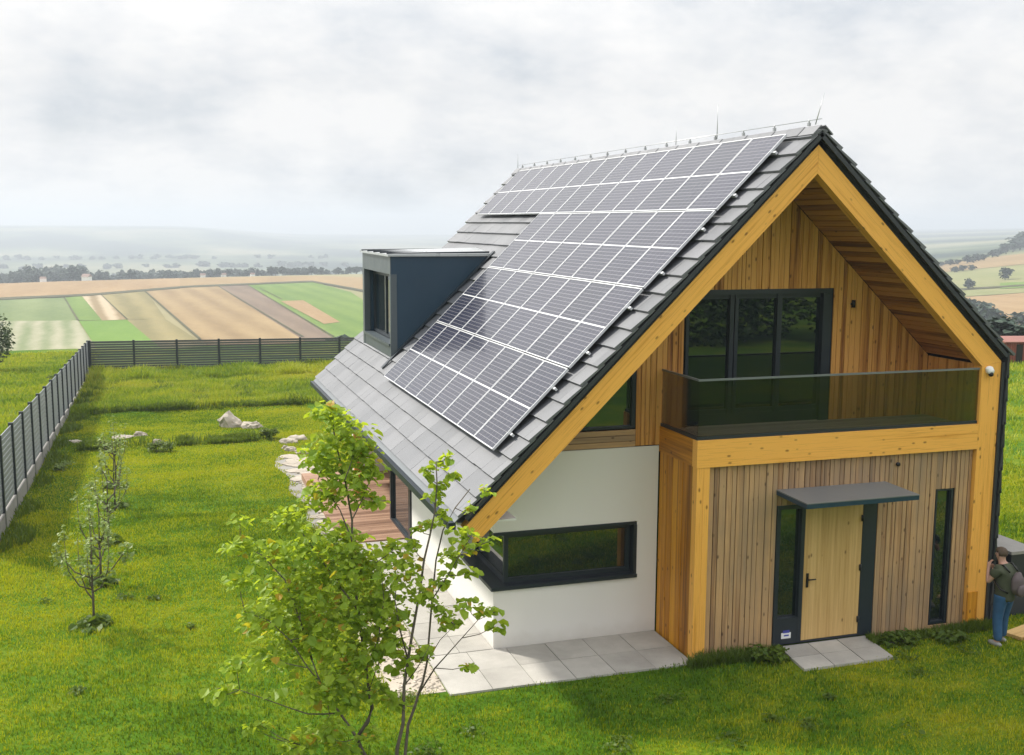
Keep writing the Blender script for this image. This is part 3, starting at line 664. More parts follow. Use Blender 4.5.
for k in range(5):
    y = dy0+.1+k*.82; m.hexa([(dxf-.055, y, dzt+.05), (xe-.03, y, dzt+.055), (xe-.03, y+.03, dzt+.055), (dxf-.055, y+.03, dzt+.05), (dxf-.055, y, dzt+.082), (xe-.03, y, dzt+.11), (xe-.03, y+.03, dzt+.11), (dxf-.055, y+.03, dzt+.082)])
m.build('roof_seams', M['dark'], dm)
m = MB(); s_a, s_b = (-dxf)/cL+.02, (-xe)/cL-.1                       # flashing along the cheek
slab(Lp, s_b, s_a+.25, dy0-.16, dy0-.002, .052, .075, m); m.build('cheek_flashing', M['dark'], dm)
# --- solar panels
PW, PL, YR, S0, PO = 1.043, 1.71, .49, .229, .114
def panel_mesh():
    g = .012; w0, w1, l0, l1 = g, PW-g, g, PL-g; fwid = .016
    me = bpy.data.meshes.new('solar_panel')
    v = [(w0+fwid, l0+fwid, .034), (w1-fwid, l0+fwid, .034), (w1-fwid, l1-fwid, .034), (w0+fwid, l1-fwid, .034)]
    vb = [(x, y, .0) for x, y, _ in v]
    me.from_pydata(v+vb, [], [(0, 1, 2, 3), (7, 6, 5, 4), (0, 4, 5, 1), (1, 5, 6, 2), (2, 6, 7, 3), (3, 7, 4, 0)]); uv = me.uv_layers.new(name='UVMap')
    for p in me.polygons:
        for li in p.loop_indices:
            c = me.vertices[me.loops[li].vertex_index].co
            uv.data[li].uv = ((c.x-w0-fwid)/(w1-w0-2*fwid), (c.y-l0-fwid)/(l1-l0-2*fwid))
    me.materials.append(M['cells'])
    m = MB(); m.box(w0, w1, l0, l0+fwid, 0, .04); m.box(w0, w1, l1-fwid, l1, 0, .04); m.box(w0, w0+fwid, l0+fwid, l1-fwid, 0, .04); m.box(w1-fwid, w1, l0+fwid, l1-fwid, 0, .04)
    return me, m.mesh('panel_frame', [M['alu']])
pme, fme = panel_mesh()
def pmat(y, s):                     # local x = +y world, local y = up the slope, local z = outward normal
    o = Lp(s, y, PO)
    ex, ey, ez = np.array([0, 1., 0]), np.array([cL, 0, sL]), np.array([-sL, 0, cL])
    # right-handed: ex x ey = (sL,0,-cL) = -ez -> flip x
    ex = -ex
    return Matrix(((ex[0], ey[0], ez[0], o[0]), (ex[1], ey[1], ez[1], o[1]), (ex[2], ey[2], ez[2], o[2]), (0, 0, 0, 1)))
first = None
for row in range(4):
    for c in range(13 if row == 0 else 8):
        if first is None: p = first = link('solar_panel', pme, H); f = link('panel_frame', fme, p)
        else:
            p = first.copy(); COL.objects.link(p); p.parent = H; f = first.children[0].copy(); COL.objects.link(f); f.parent = p
        p.matrix_local = pmat(YR+(c+1)*PW, S0+(row+1)*PL) @ Matrix.Rotation(R(random.uniform(-.12, .12)), 4, 'X')
for row in range(4):
    ye = YR+(13 if row == 0 else 8)*PW
    for fq in (.22, .78):
        m = MB(); s = S0+(row+fq)*PL; slab(Lp, s-.02, s+.02, YR-.07, ye+.03, PO-.05, PO-.004, m); m.build('mounting_rail', M['alu'], H)
# --- ridge: lightning conductor on clips, rods
m = MB(); m.tube([(0, -.05, Hs+.135), (0, YB-.1, Hs+.135)], .006, 5); m.build('lightning_wire', M['steel'], H)
for k in range(15):
    y = .3+k*1.02; m = MB(); m.box(-.022, .022, y-.02, y+.02, Hs+.05, Hs+.10); m.tube([(0, y, Hs+.10), (0, y, Hs+.145)], .012, 6); m.build('wire_clip', M['steel'], H)
for (y, z, lean) in ((.12, 8.95, -.1), (3.3, 9.09, 0), (4.98, 8.82, 0), (15.0, 8.86, 0.)):
    m = MB(); m.tube([(0, y, Hs+.06), (.12 if lean else 0, y+lean*.3, z)], [.008, .003], 6); m.build('lightning_rod', M['steel'], H)

# =================================================================== paving, gravel
def slabs(name, x0, x1, y0, y1, nxs, nys, z=.03, skew=0., label=None, th=.08):
    m = MB(); dx, dy = (x1-x0)/nxs, (y1-y0)/nys
    for j in range(nys):
        for i in range(nxs):
            g = .006; zz_ = z+random.uniform(-.004, .004); a, b, c, d = x0+i*dx+g, x0+(i+1)*dx-g, y0+j*dy+g, y0+(j+1)*dy-g
            sk = lambda y: skew*(y1-y)
            m.hexa([(a-sk(c), c, z-th), (b-sk(c), c, z-th), (b-sk(d), d, z-th), (a-sk(d), d, z-th), (a-sk(c), c, zz_), (b-sk(c), c, zz_), (b-sk(d), d, zz_), (a-sk(d), d, zz_)])
    o = m.build(name, M['slab']); return struct(o)
slabs('patio', -5.95, XL-.01, -.13, D-.005, 6, 2)
slabs('patio', -5.95, XW-.005, D+.002, 7.95, 2, 9)
slabs('entrance_path', -.32, 1.34, -.88, .06, 3, 2, .045, .12)
m = MB()
y = 7.98
while y < 14.9: m.box(-6.25, -2.6, y, y+.138, -.1, .06+random.uniform(-.003, .003), 0, None, (1, 0, 0)); y += .145
struct(m.build('terrace', M['terr']))
m = MB(); r = np.random.default_rng(3)
for i in range(900):
    x, y = r.uniform(-6.9, -5.96), r.uniform(.1, 3.6); s = r.uniform(.012, .035)
    if x < -6.75+.15*math.sin(y*3): continue
    m.blob((x, y, .005+s*.2), (s, s*r.uniform(.7, 1.2), s*.6), 1, .15, 1.5, seed=i)
g = m.build('gravel', M['peb']); struct(g, 'stuff'); g['label'] = 'pale gravel strip beside the patio'
m = MB(); m.box(-6.85, -5.96, .05, 3.7, -.1, .006); struct(m.build('gravel_bed', M['peb']))
vs, fs = [], []
for i in range(40):
    y = 8.2+i*.283; wob = .1*math.sin(y*1.7)
    for x in (-6.6+wob, -6.2+wob, -5.7+wob*.5): vs.append((x, y, hz(x, y)+.015))
    if i: a = (i-1)*3; fs += [(a, a+1, a+4, a+3), (a+1, a+2, a+5, a+4)]
me = bpy.data.meshes.new('path_bed'); me.from_pydata(vs, [], fs); me.materials.append(M['conc']); struct(link('path_bed', me))
# stepping-stone path of pale flagstones beyond the terrace
m = MB()
for i in range(70):
    y = 8.2+i*.157+r.uniform(-.1, .1); x = -6.35+.015*(y-8)+r.uniform(0, .6); s = r.uniform(.2, .38); n = r.integers(5, 8); an = r.uniform(0, 6)
    pts = [(x+s*r.uniform(.75, 1.1)*math.cos(an+2*math.pi*k/n), y+.8*s*r.uniform(.75, 1.1)*math.sin(an+2*math.pi*k/n)) for k in range(n)]
    zz_ = hz(x, y); m.prism(pts, 'z', zz_-.05, zz_+.04+r.uniform(0, .03))
struct(m.build('path', M['rock']))

def lawn_weeds():
    r = np.random.default_rng(91); cs = []
    while len(cs) < 34:
        P = at_ground(r.uniform(-20, 1040), r.uniform(560, 800), 4.)
        if not keepout(P[0], P[1]) and P[0] > -13: cs.append((P[0], P[1], P[2]+.05))
    v, f, rv = leaf_quads(cs, [(q, q, .03) for q in r.uniform(.06, .3, len(cs))], 1300, .055, lambda k: r.random(k)*.8, r, .2)
    o = struct(link('lawn_weeds', np_mesh('lawn_weeds', v, f, M['bladed'], rv, False)), 'stuff'); o['label'] = 'small clover and plantain tufts scattered in the lawn'
LATER = lawn_weeds
# ------------------------------------------------------------------ rocks
def rock(px, py, w_, h_, label, seed, cat='rock', depth_=.7, name='rock', peak=0., group=None):
    P = at_ground(px, py); b = bmesh.new(); bmesh.ops.create_icosphere(b, subdivisions=3, radius=1)
    for v in b.verts:
        d = Vector(v.co); k = 1+.45*mnoise.noise(d*1.1+Vector((seed*2.3, seed, 0)))+.30*mnoise.noise(d*2.7+Vector((seed, 0, seed)))+.14*mnoise.noise(d*6+Vector((0, seed, seed)))
        v.co = Vector((d.x*w_/2*k, d.y*depth_*w_/2*k, max(-.35*h_, d.z*h_*k*.75+h_*.12)))
        if peak: v.co.z += peak*max(0, 1-abs(v.co.x+.15*w_)/(w_*.3))*(.5+.5*d.z)
    me = bpy.data.meshes.new(name); b.to_mesh(me); b.free(); me.materials.append(M['rock'])
    a = me.attributes.new('rnd', 'FLOAT', 'FACE'); a.data.foreach_set('value', [random.random()]*len(me.polygons))
    o = link(name, me); o.location = P; o.rotation_euler.z = seed; o.rotation_euler = (0, 0, -YAW)
    return tag(o, label, cat, group)
rock(231, 427, .95, .42, 'large pointed pale boulder on the grassy mound', 1, 'boulder', .7, 'boulder', .25)
rock(252, 428, .80, .30, 'broad rounded pale boulder right of the pointed one', 2, 'boulder', .8, 'boulder')
rock(123, 438, .75, .10, 'flat pale slab of rock sunk in the lawn near the fence', 3)
rock(141, 436, .5, .2, 'small upright pale rock between flat slab and dark bush', 4)
rock(74, 443, .5, .14, 'pale rock half sunk in weeds by the side fence', 5)
rock(157, 446, .34, .26, 'small pale rock poking out of the dark bush', 6)
for i, (px, py, w_, h_, lb) in enumerate([(288, 443, .6, .18, 'front left stone of the pale rock heap beside the linden crown'), (298, 440, .6, .2, 'front right stone of the pale rock heap beside the linden crown'), (291, 451, .4, .14, 'lowest small stone below the pale rock heap'), (303, 453, .5, .18, 'flat stone right of the lowest stone of the rock heap'), (285, 449, .25, .14, 'tiny round stone at the left foot of the rock heap')]):
    rock(px, py, w_, h_, lb, 11+i)
rock(160, 398, .9, .06, 'thin pale stone slab lying on the far lawn', 21)

# ------------------------------------------------------------------ plants made of leaves
def leaf_quads(centres, radii, n, size, mat_rnd, r, droop=.6, up=None):
    """n folded leaves of about 'size' spread through ellipsoids; returns verts, faces, rnd"""
    k = r.integers(0, len(centres), n); c = np.array(centres)[k]; rr = np.array(radii)[k]
    d = r.normal(size=(n, 3)); d /= np.linalg.norm(d, axis=1)[:, None]
    p = c+d*rr*(r.random((n, 1))**.45)
    a = r.uniform(0, 2*np.pi, n); t = np.stack([np.cos(a), np.sin(a), -droop*r.random(n)], 1); t /= np.linalg.norm(t, axis=1)[:, None]
    nn = np.stack([r.normal(0, .45, n), r.normal(0, .45, n), np.ones(n)], 1); s = np.cross(nn, t); s /= np.linalg.norm(s, axis=1)[:, None]; u = np.cross(t, s)
    L = size*np.clip(np.exp(r.normal(-.08, .32, n)), .4, 1.7)[:, None]; W = L*.42
    V = np.empty((n, 6, 3))
    V[:, 0] = p; V[:, 1] = p+t*L*.35+s*W+u*L*.12; V[:, 2] = p+t*L*.8+s*W*.7+u*L*.06; V[:, 3] = p+t*L-u*L*.12; V[:, 4] = p+t*L*.8-s*W*.7+u*L*.06; V[:, 5] = p+t*L*.35-s*W+u*L*.12
    b = (np.arange(n)*6)[:, None]
    Fq = np.concatenate([b+np.array([[0, 1, 2, 3]]), b+np.array([[0, 3, 4, 5]])], 0)
    rv = mat_rnd(n); return V.reshape(-1, 3), Fq, np.concatenate([rv, rv])

LATER()
# --- the foreground linden
BASE = np.array([-7.42, -2.75, 0.]); DEP = float((BASE-CAM)@_f)
def tp(px, py, dz=0.): return at_depth(px, py, DEP+dz-.0*py)
LIN = empty('linden_tree', tuple(BASE), 'young multi-stemmed linden tree with yellow green leaves before the patio', 'tree')
def tl(p): return np.array(p)-BASE
b0 = (396, 800)
stems = [([(392, 806), (378, 775), (363, 752), (357, 738), (340, 713), (325, 695), (312, 660)], .03, -.2),
 ([(357, 738), (368, 721), (372, 708), (369, 690), (366, 667), (358, 610), (352, 560), (352, 520), (345, 480), (335, 440), (330, 405)], .028, .25),
 ([(396, 806), (396, 770), (397, 749), (403, 724), (404, 686), (408, 660), (412, 635), (420, 590), (424, 560), (430, 535), (435, 511), (437, 484), (436, 462)], .027, -.1),
 ([(400, 806), (402, 775), (405, 755), (408, 725), (415, 706), (418, 695), (423, 681), (427, 662), (432, 600), (436, 560), (443, 530), (455, 508), (470, 489)], .024, .15),
 ([(418, 695), (435, 668), (445, 657), (462, 638), (478, 620), (495, 612)], .011, -.1),
 ([(408, 660), (400, 630), (395, 600), (398, 570)], .012, -.3),
 ([(404, 686), (416, 670), (422, 660), (430, 645)], .009, -.3),
 ([(369, 690), (378, 665), (388, 640), (392, 610)], .010, .1),
 ([(366, 667), (378, 640), (384, 600), (380, 560)], .011, -.1),
 ([(340, 713), (325, 714), (308, 714), (290, 708), (262, 698), (240, 690), (215, 688)], .011, -.3),
 ([(325, 695), (318, 680), (308, 668), (290, 640), (268, 620), (245, 612)], .012, -.4),
 ([(312, 660), (300, 620), (285, 580), (262, 555), (240, 545)], .013, -.2),
 ([(358, 610), (335, 580), (318, 555), (300, 530), (288, 516)], .013, .4),
 ([(352, 540), (340, 510), (330, 495), (318, 480)], .010, .2),
 ([(352, 520), (362, 500), (370, 480), (374, 462)], .009, .3),
 ([(345, 480), (352, 460), (358, 445)], .007, .3),
 ([(432, 600), (448, 575), (460, 555), (472, 535), (488, 538)], .009, .0),
 ([(455, 508), (470, 515), (482, 500), (492, 494)], .006, .1),
 ([(427, 662), (440, 640), (455, 625)], .007, -.2),
 ([(325, 695), (330, 715), (318, 735), (300, 745)], .008, -.4),
 ([(357, 738), (345, 742), (325, 738)], .007, -.4)]
m = MB()
for pts, r0, dz in stems:
    n = len(pts); P = []
    for i, (a, b) in enumerate(pts):
        f_ = min(1, i/max(2, n*.5)); P.append(tl(tp(a, b, dz*f_+.03*math.sin(i*2.1))))
    m.tube(P, [r0*(1-.75*i/(n-1)) for i in range(n)], 7)
clus = [(333, 412, 24, 15, .2), (345, 436, 36, 20, .3), (325, 455, 30, 20, .2), (362, 452, 22, 18, .4), (345, 480, 42, 20, .2), (322, 495, 24, 16, .1), (372, 470, 14, 14, .3), (368, 500, 20, 12, .3),
 (288, 518, 24, 16, .4), (330, 540, 44, 24, .2), (278, 555, 32, 18, -.1), (244, 545, 22, 10, -.3), (238, 580, 18, 10, -.3), (300, 588, 38, 24, 0), (352, 572, 30, 22, .1), (262, 618, 26, 18, -.3), (308, 632, 42, 24, -.1), (348, 612, 26, 22, 0), (268, 655, 24, 12, -.4), (225, 690, 20, 8, -.3), (276, 692, 8, 7, -.3), (251, 728, 8, 8, -.3), (308, 738, 28, 14, -.4), (326, 690, 32, 18, -.3), (366, 650, 24, 26, 0), (342, 660, 24, 22, -.2), (330, 728, 18, 12, -.4), (372, 610, 20, 22, .1), (290, 600, 46, 40, .2), (330, 560, 40, 40, .4),
 (448, 456, 9, 6, 0), (438, 466, 12, 6, 0), (426, 470, 6, 5, 0), (440, 485, 9, 9, 0), (434, 497, 12, 8, 0), (441, 514, 10, 9, 0), (430, 524, 12, 8, 0), (418, 527, 8, 5, 0), (452, 475, 6, 4, 0), (402, 568, 24, 20, -.2), (420, 592, 20, 12, -.1), (396, 615, 20, 18, -.1), (470, 507, 9, 7, .1), (487, 490, 9, 7, .1), (485, 540, 10, 7, 0), (474, 548, 12, 7, 0), (462, 535, 14, 12, .1), (452, 556, 16, 12, .1), (442, 578, 14, 10, .1), (470, 572, 9, 6, 0), (466, 604, 18, 7, -.1), (486, 610, 16, 8, -.1), (496, 626, 9, 8, -.1), (452, 622, 16, 9, -.1), (470, 666, 9, 5, -.2), (428, 650, 12, 9, -.2), (396, 645, 14, 12, -.2), (380, 690, 16, 14, -.1), (420, 655, 10, 8, -.2), (386, 590, 18, 18, .1), (372, 735, 14, 8, -.2), (236, 664, 16, 9, -.4), (214, 694, 10, 6, -.4), (262, 726, 14, 8, -.4), (288, 748, 18, 8, -.4), (345, 748, 20, 9, -.3), (394, 702, 12, 10, -.1), (404, 664, 12, 12, 0), (440, 608, 14, 9, 0), (384, 640, 18, 16, 0), (412, 545, 12, 9, -.1), (395, 545, 14, 10, 0), (240, 520, 14, 6, -.2), (226, 548, 10, 6, -.3), (372, 560, 20, 20, .2), (300, 640, 50, 46, .3), (352, 690, 26, 22, .2)]
cen = []; rad = []; wts = []
pxm = DEP/FPX
for (a, b, ra, rb, dz) in clus:
    c = tl(tp(a, b, dz)); cen.append(c); rad.append((ra*pxm*.92, min(.55, (ra+rb)*.5*pxm), rb*pxm*.92)); wts.append(int(max(26, int(ra*rb*.40))*(.34 if ra >= 40 and rb >= 38 else .70)))
    # twig from the nearest stem point
    best = None
    for pts, r0, dzz in stems:
        for (qa, qb) in pts:
            dd = math.hypot(qa-a, (qb-b)*1.0)+(30 if qb < b-4 else 0)
            if best is None or dd < best[0]: best = (dd, qa, qb, dzz)
    if best[0] > 6:
        q = tl(tp(best[1], best[2], best[3])); mid = (q+c)*.5+np.array([0, 0, -.03]); m.tube([q, mid, c], [.006, .005, .003], 5)
m.build('trunk', M['bark'], LIN)
r = np.random.default_rng(21); Vs, Fs, Rs = [], [], []; off = 0
for c, ra, n in zip(cen, rad, wts):
    v, f, rv = leaf_quads([c], [ra], n, .094, lambda k: r.random(k), r, .85)
    Vs.append(v); Fs.append(f+off); Rs.append(rv); off += len(v)
link('crown', np_mesh('crown', np.concatenate(Vs), np.concatenate(Fs), M['leaf'], np.concatenate(Rs), False), LIN)

# --- saplings in a row
sap_lab = ['nearest and largest sapling of the lawn row, with pale small leaves', 'second sapling from the front of the lawn row', 'middle sapling of the lawn row', 'fourth sapling of the lawn row, next to last', 'farthest sapling at the far end of the lawn row']
for i, (px, py) in enumerate([(94, 625), (101, 583), (109, 543), (115, 508), (116, 488)]):
    P = at_ground(px, py); T = empty('sapling', tuple(P), sap_lab[i], 'sapling', 'young fruit trees in a row on the lawn'); r = np.random.default_rng(40+i); m = MB()
    Hh = 2.15 if i == 0 else 1.75; m.tube([(0, 0, -.05), (.01, 0, .5), (0, .01, .75)], [.022, .02, .018], 7); tips = []
    nb = 8 if i == 0 else 6
    for k in range(nb):
        an = 2*math.pi*k/nb+r.uniform(-.3, .3); z0 = r.uniform(.45, .95); rr = r.uniform(.25, .62)*(1. if i == 0 else .75); ze = r.uniform(1.25, Hh)
        ca_, sa_ = math.cos(an), math.sin(an)
        pts = [(0, 0, z0), (ca_*rr*.5, sa_*rr*.5, z0+.12), (ca_*rr*.9, sa_*rr*.9, z0+.42), (ca_*rr, sa_*rr, (z0+ze)*.5+.1), (ca_*rr*1.02, sa_*rr*1.02, ze)]
        m.tube(pts, [.015, .012, .010, .006, .003], 5); tips += [pts[2], pts[3], pts[3], pts[4]]
    m.tube([(0, 0, .7), (.02, .01, 1.3), (0, 0, Hh)], [.015, .01, .004], 5); tips += [(0, 0, 1.5), (0, 0, 1.9), (0, 0, Hh)]
    m.build('trunk', M['bark'], T)
    v, f, rv = leaf_quads(tips, [(.10, .10, .16)]*len(tips), 620 if i == 0 else 240, .066, lambda k: r.random(k), r)
    link('crown', np_mesh('crown', v, f, M['leafs'], rv, False), T)
    n = 60; v, f, rv = leaf_quads([(0, 0, .08)], [(.3, .3, .07)], n, .16, lambda k: r.random(k)*.7, r)
    o = link('weeds', np_mesh('weeds', v, f, M['bladed'], rv, False)); o.location = P; tag(o, ['leafy weeds round the foot of the nearest sapling', 'leafy weeds round the second sapling of the row', 'leafy weeds round the middle sapling', 'leafy weeds round the fourth sapling', 'leafy weeds round the farthest sapling'][i], 'weeds', 'weed patches under saplings')
# --- bushes
def bush(px, py, w_, h_, label, seed, mat='bush', n=500, leaf=.07, name='bush', P=None):
    P = at_ground(px, py) if P is None else P; r = np.random.default_rng(seed); B = empty(name, tuple(P), label, 'bush'); m = MB(); cs = []; rs = []
    for k in range(9):
        c = np.array([r.uniform(-.38, .38)*w_, r.uniform(-.3, .3)*w_, h_*r.uniform(.3, .75)]); cs.append(c); rs.append((w_*.2, w_*.2, h_*.28))
        m.tube([(c[0]*.15, c[1]*.15, -.03), c*.6, c], [.012*h_+.004, .008, .004], 5)
    m.build('stems', M['bark'], B); v, f, rv = leaf_quads(cs, rs, n, leaf, lambda k: r.random(k), r)
    link('foliage', np_mesh('foliage', v, f, M[mat], rv, False), B); return B
bush(160, 452, .85, .42, 'low dark bush behind a small rock on the lawn', 51, 'bladed')
bush(270, 398+40, .6, .4, 'dark tuft of leaves just left of the rock heap', 52, 'bladed')
bush(-6, 372, 2.2, 3.2, 'dark green shrub at the left edge outside the fence', 53, 'bush', 1500, .13)
bush(752, 655, .65, .24, 'leafy weed clump left of the entrance path', 54, 'bladed', 260, .09, 'weed_clump', (-.75, -.28, 0))
bush(900, 640, .7, .22, 'leafy weed clump right of the entrance path', 55, 'bladed', 240, .09, 'weed_clump', (1.75, -.3, 0))
bush(930, 640, .6, .2, 'leafy weed clump below the slit window', 56, 'bladed', 220, .09, 'weed_clump', (2.6, -.42, 0))
bush(60, 470, .7, .3, 'pale leafy weeds at the foot of the side fence', 57, 'leafs', 200, .08, 'weed_clump')
bush(55, 380, .8, .4, 'rounded tuft in the pasture left of the fence', 58, 'bladed', 200, .1)

# ------------------------------------------------------------------ fences
def fence(A, B, n, ht, label, kerb=True, post_side=1, grp=None):
    A, B = np.array(A, float), np.array(B, float); dv = (B-A)/n; L = np.linalg.norm(dv[:2]); u = dv/L; nrm = np.array([-u[1], u[0], 0])*post_side
    F_ = empty('slat_fence', (A[0], A[1], hz(A[0], A[1])), label, 'fence', grp); O = np.array(F_.location)
    zt = lambda p: ht(p)
    kb = MB()
    for i in range(n+1):
        p = A+dv*i; z = zt(p); m = MB(); q = p-O; e = u*.055; w_ = nrm*.055
        b = -.2 + hz(p[0], p[1]) - O[2]; tz = z-O[2]+.03
        c = [q-e-w_, q+e-w_, q+e+w_, q-e+w_]
        m.hexa([(x[0], x[1], b) for x in c]+[(x[0], x[1], tz) for x in c]); m.build('post', M['dark'], F_)
        if i == n: break
        p2 = A+dv*(i+1); z2 = zt(p2); m = MB(); pa, pb = p-O+u*.056, p2-O-u*.056; ns = 13; hh = 1.72
        for k in range(ns):
            za, zc = z-O[2]-.02-k*hh/ns, z2-O[2]-.02-k*hh/ns; s_ = hh/ns*.84; tt = nrm*.011
            m.hexa([(*(pa-tt)[:2], za-s_), (*(pb-tt)[:2], zc-s_), (*(pb+tt)[:2], zc-s_), (*(pa+tt)[:2], za-s_), (*(pa-tt)[:2], za), (*(pb-tt)[:2], zc), (*(pb+tt)[:2], zc), (*(pa+tt)[:2], za)])
        m.build('slat_panel', M['slat'], F_)
        kz0, kz1 = z-O[2]-1.76, z2-O[2]-1.76; tt = nrm*.05
        kb.hexa([(*(pa-tt)[:2], kz0-.5), (*(pb-tt)[:2], kz1-.5), (*(pb+tt)[:2], kz1-.5), (*(pa+tt)[:2], kz0-.5), (*(pa-tt)[:2], kz0), (*(pb-tt)[:2], kz1), (*(pb+tt)[:2], kz1), (*(pa+tt)[:2], kz0)])
    if kerb: kb.build('concrete_base', M['conc'], F_)
    return F_
M['slat'] = mat_plain('grey fence slats', (.25, .265, .29), .5, .1, .5, .15)
M['slatd'] = mat_plain('dark fence slats', (.07, .075, .08), .5)
ztop = lambda p: 2.12-.0425*(p[1]-11)
fence((-13.36, 9.4, 0), (-13.52, 47.5, 0), 17, ztop, 'long grey slatted side fence with black posts on a concrete base')
M['slat'] = M['slatd']
fence((-13.42, 47.55, 0), (2.2, 47.7, 0), 7, lambda p: .56-.012*(p[0]+13.4), 'dark horizontal slat fence across the back of the plot', True)
struct_dummy = None

# ------------------------------------------------------------------ right of the house: bin shelter, plank, barn
Bn = empty('garden_wall', (4.43, .2, 0), 'low black slate clad garden wall with pale capping beside the house corner', 'wall')
m = MB(); m.box(.03, .49, .03, 4.0, -.3, 1.14); m.build('body', M['black'], Bn)
m = MB()
for k in range(3):
    m.box(.0, .52, 0, .028, k*.38+.005, k*.38+.375)
    for q in range(8): m.box(0, .028, .03+q*.5, .525+q*.5, k*.38+.005, k*.38+.375)
m.build('cladding', M['slatew'], Bn)
m = MB()
for q in range(4): m.box(-.04, .56, -.04+q*1.01, .965+q*1.01, 1.145, 1.20)
m.build('capping', M['conc'], Bn)
m = MB(); m.hexa([(0, 0, 0), (1.6, .5, 0), (1.5, .8, 0), (-.1, .3, 0), (0, 0, .06), (1.6, .5, .06), (1.5, .8, .06), (-.1, .3, .06)], 0, .6, (1, .3, 0)); m.hexa([(.1, -.22, 0), (1.5, .2, 0), (1.45, .42, 0), (.05, 0.0, 0), (.1, -.22, .05), (1.5, .2, .05), (1.45, .42, .05), (.05, 0.0, .05)], 0, .4, (1, .3, 0))
pk = m.build('planks', M['door']); pk.location = (3.78, -.85, .01); tag(pk, 'pale wooden planks lying on the grass behind the man', 'planks')
Pb = at_ground(1004, 363); brn = empty('barn', tuple(Pb), 'low rusty red metal barn at the edge of the pasture', 'barn', None, -YAW+.1)
M['red'] = mat_plain('rusty red sheet', (.27, .075, .045), .6, 0, .4, .3, .8); M['redroof'] = mat_plain('weathered red roof', (.25, .10, .075), .6, 0, .4, .25, .6)
k = np.linalg.norm(Pb-CAM)/FPX
m = MB(); m.box(-.5*k, 70*k, 0, 3, -.3, 18.5*k); m.build('wall', M['red'], brn)
m = MB(); m.prism([(-.15, 18.6*k), (3.2, 18.6*k), (3.2, 19.6*k), (1.5, 21.5*k), (-.15, 19.6*k)], 'x', -1.2*k, 71*k); m.build('roof', M['redroof'], brn)
m = MB(); m.box(11*k, 17*k, -.04, -.003, -.2, 17*k); m.build('door', M['iron'], brn)
m = MB()
for q in range(30): m.tube([((1+q*2.3)*k, -.02, -.2), ((1+q*2.3)*k, -.02, 18.5*k)], .018, 4)
m.build('ribs', M['red'], brn)
Pp = at_ground(1007, 361); m = MB(); m.tube([(0, 0, -.2), (0, 0, 40*k)], [.05, .04], 8); m.box(-.12, .12, -.03, .03, 40*k, 40*k+.06); o = m.build('utility_pole', M['conc']); o.location = Pp+np.array([.3, 3.4, 0]); tag(o, 'thin pale pole standing behind the red barn', 'pole')

# ------------------------------------------------------------------ field sheets in the valley
def sheet(name, quad, mat, up=.25, n=10, seg=14):
    A, B, C_, D_ = [at_ground(q[0], q[1], 200.) for q in quad]; vs = []; fs = []
    for j in range(n+1):
        for i in range(seg+1):
            u, v = i/seg, j/n; p = (A*(1-u)+B*u)*(1-v)+(D_*(1-u)+C_*u)*v; vs.append((p[0], p[1], hz(p[0], p[1])+up))
    for j in range(n):
        for i in range(seg): a = j*(seg+1)+i; fs.append((a, a+1, a+seg+2, a+seg+1))
    me = bpy.data.meshes.new(name); me.from_pydata(vs, [], fs); me.materials.append(mat); return struct(link(name, me))
_a, _b = at_ground(145, 292), at_ground(200, 338); FA = math.pi/2-math.atan2(_b[1]-_a[1], _b[0]-_a[0])
tan_ = mk_field('stubble field', (0.234, 0.148, 0.066), (0.351, 0.242, 0.125), 0, FA); tan2 = mk_field('ripe field', (0.203, 0.136, 0.062), (0.312, 0.222, 0.109), .2, FA, .03)
pink = mk_field('pale ploughed strip', (.23, .155, .075), (.33, .235, .115)); brown = mk_field('ploughed field', (0.140, 0.101, 0.070), (0.203, 0.148, 0.101), .15, FA, .04)
grn = mk_field('green crop', (0.086, 0.156, 0.023), (0.156, 0.226, 0.043), .12, FA, .03); grn2 = mk_field('dull green crop', (0.101, 0.148, 0.047), (0.179, 0.218, 0.086), .15, FA, .02); brt = mk_field('bright green crop', (0.094, 0.187, 0.017), (0.140, 0.234, 0.031))
strp = mk_field('striped stubble', (0.234, 0.172, 0.086), (0.429, 0.343, 0.226), .45, FA, .05); patch = mk_field('patchy pale crop', (.14, .18, .07), (.33, .31, .21), .2, FA, .06); tg = mk_field('tan green crop', (0.172, 0.148, 0.058), (0.265, 0.218, 0.094), .25, FA, .03)
hedge_m = mk_field('field edge', (0.055, 0.058, 0.023), (0.101, 0.094, 0.047)); mead = mk_field('pale meadow', (0.156, 0.179, 0.066), (0.257, 0.242, 0.109))
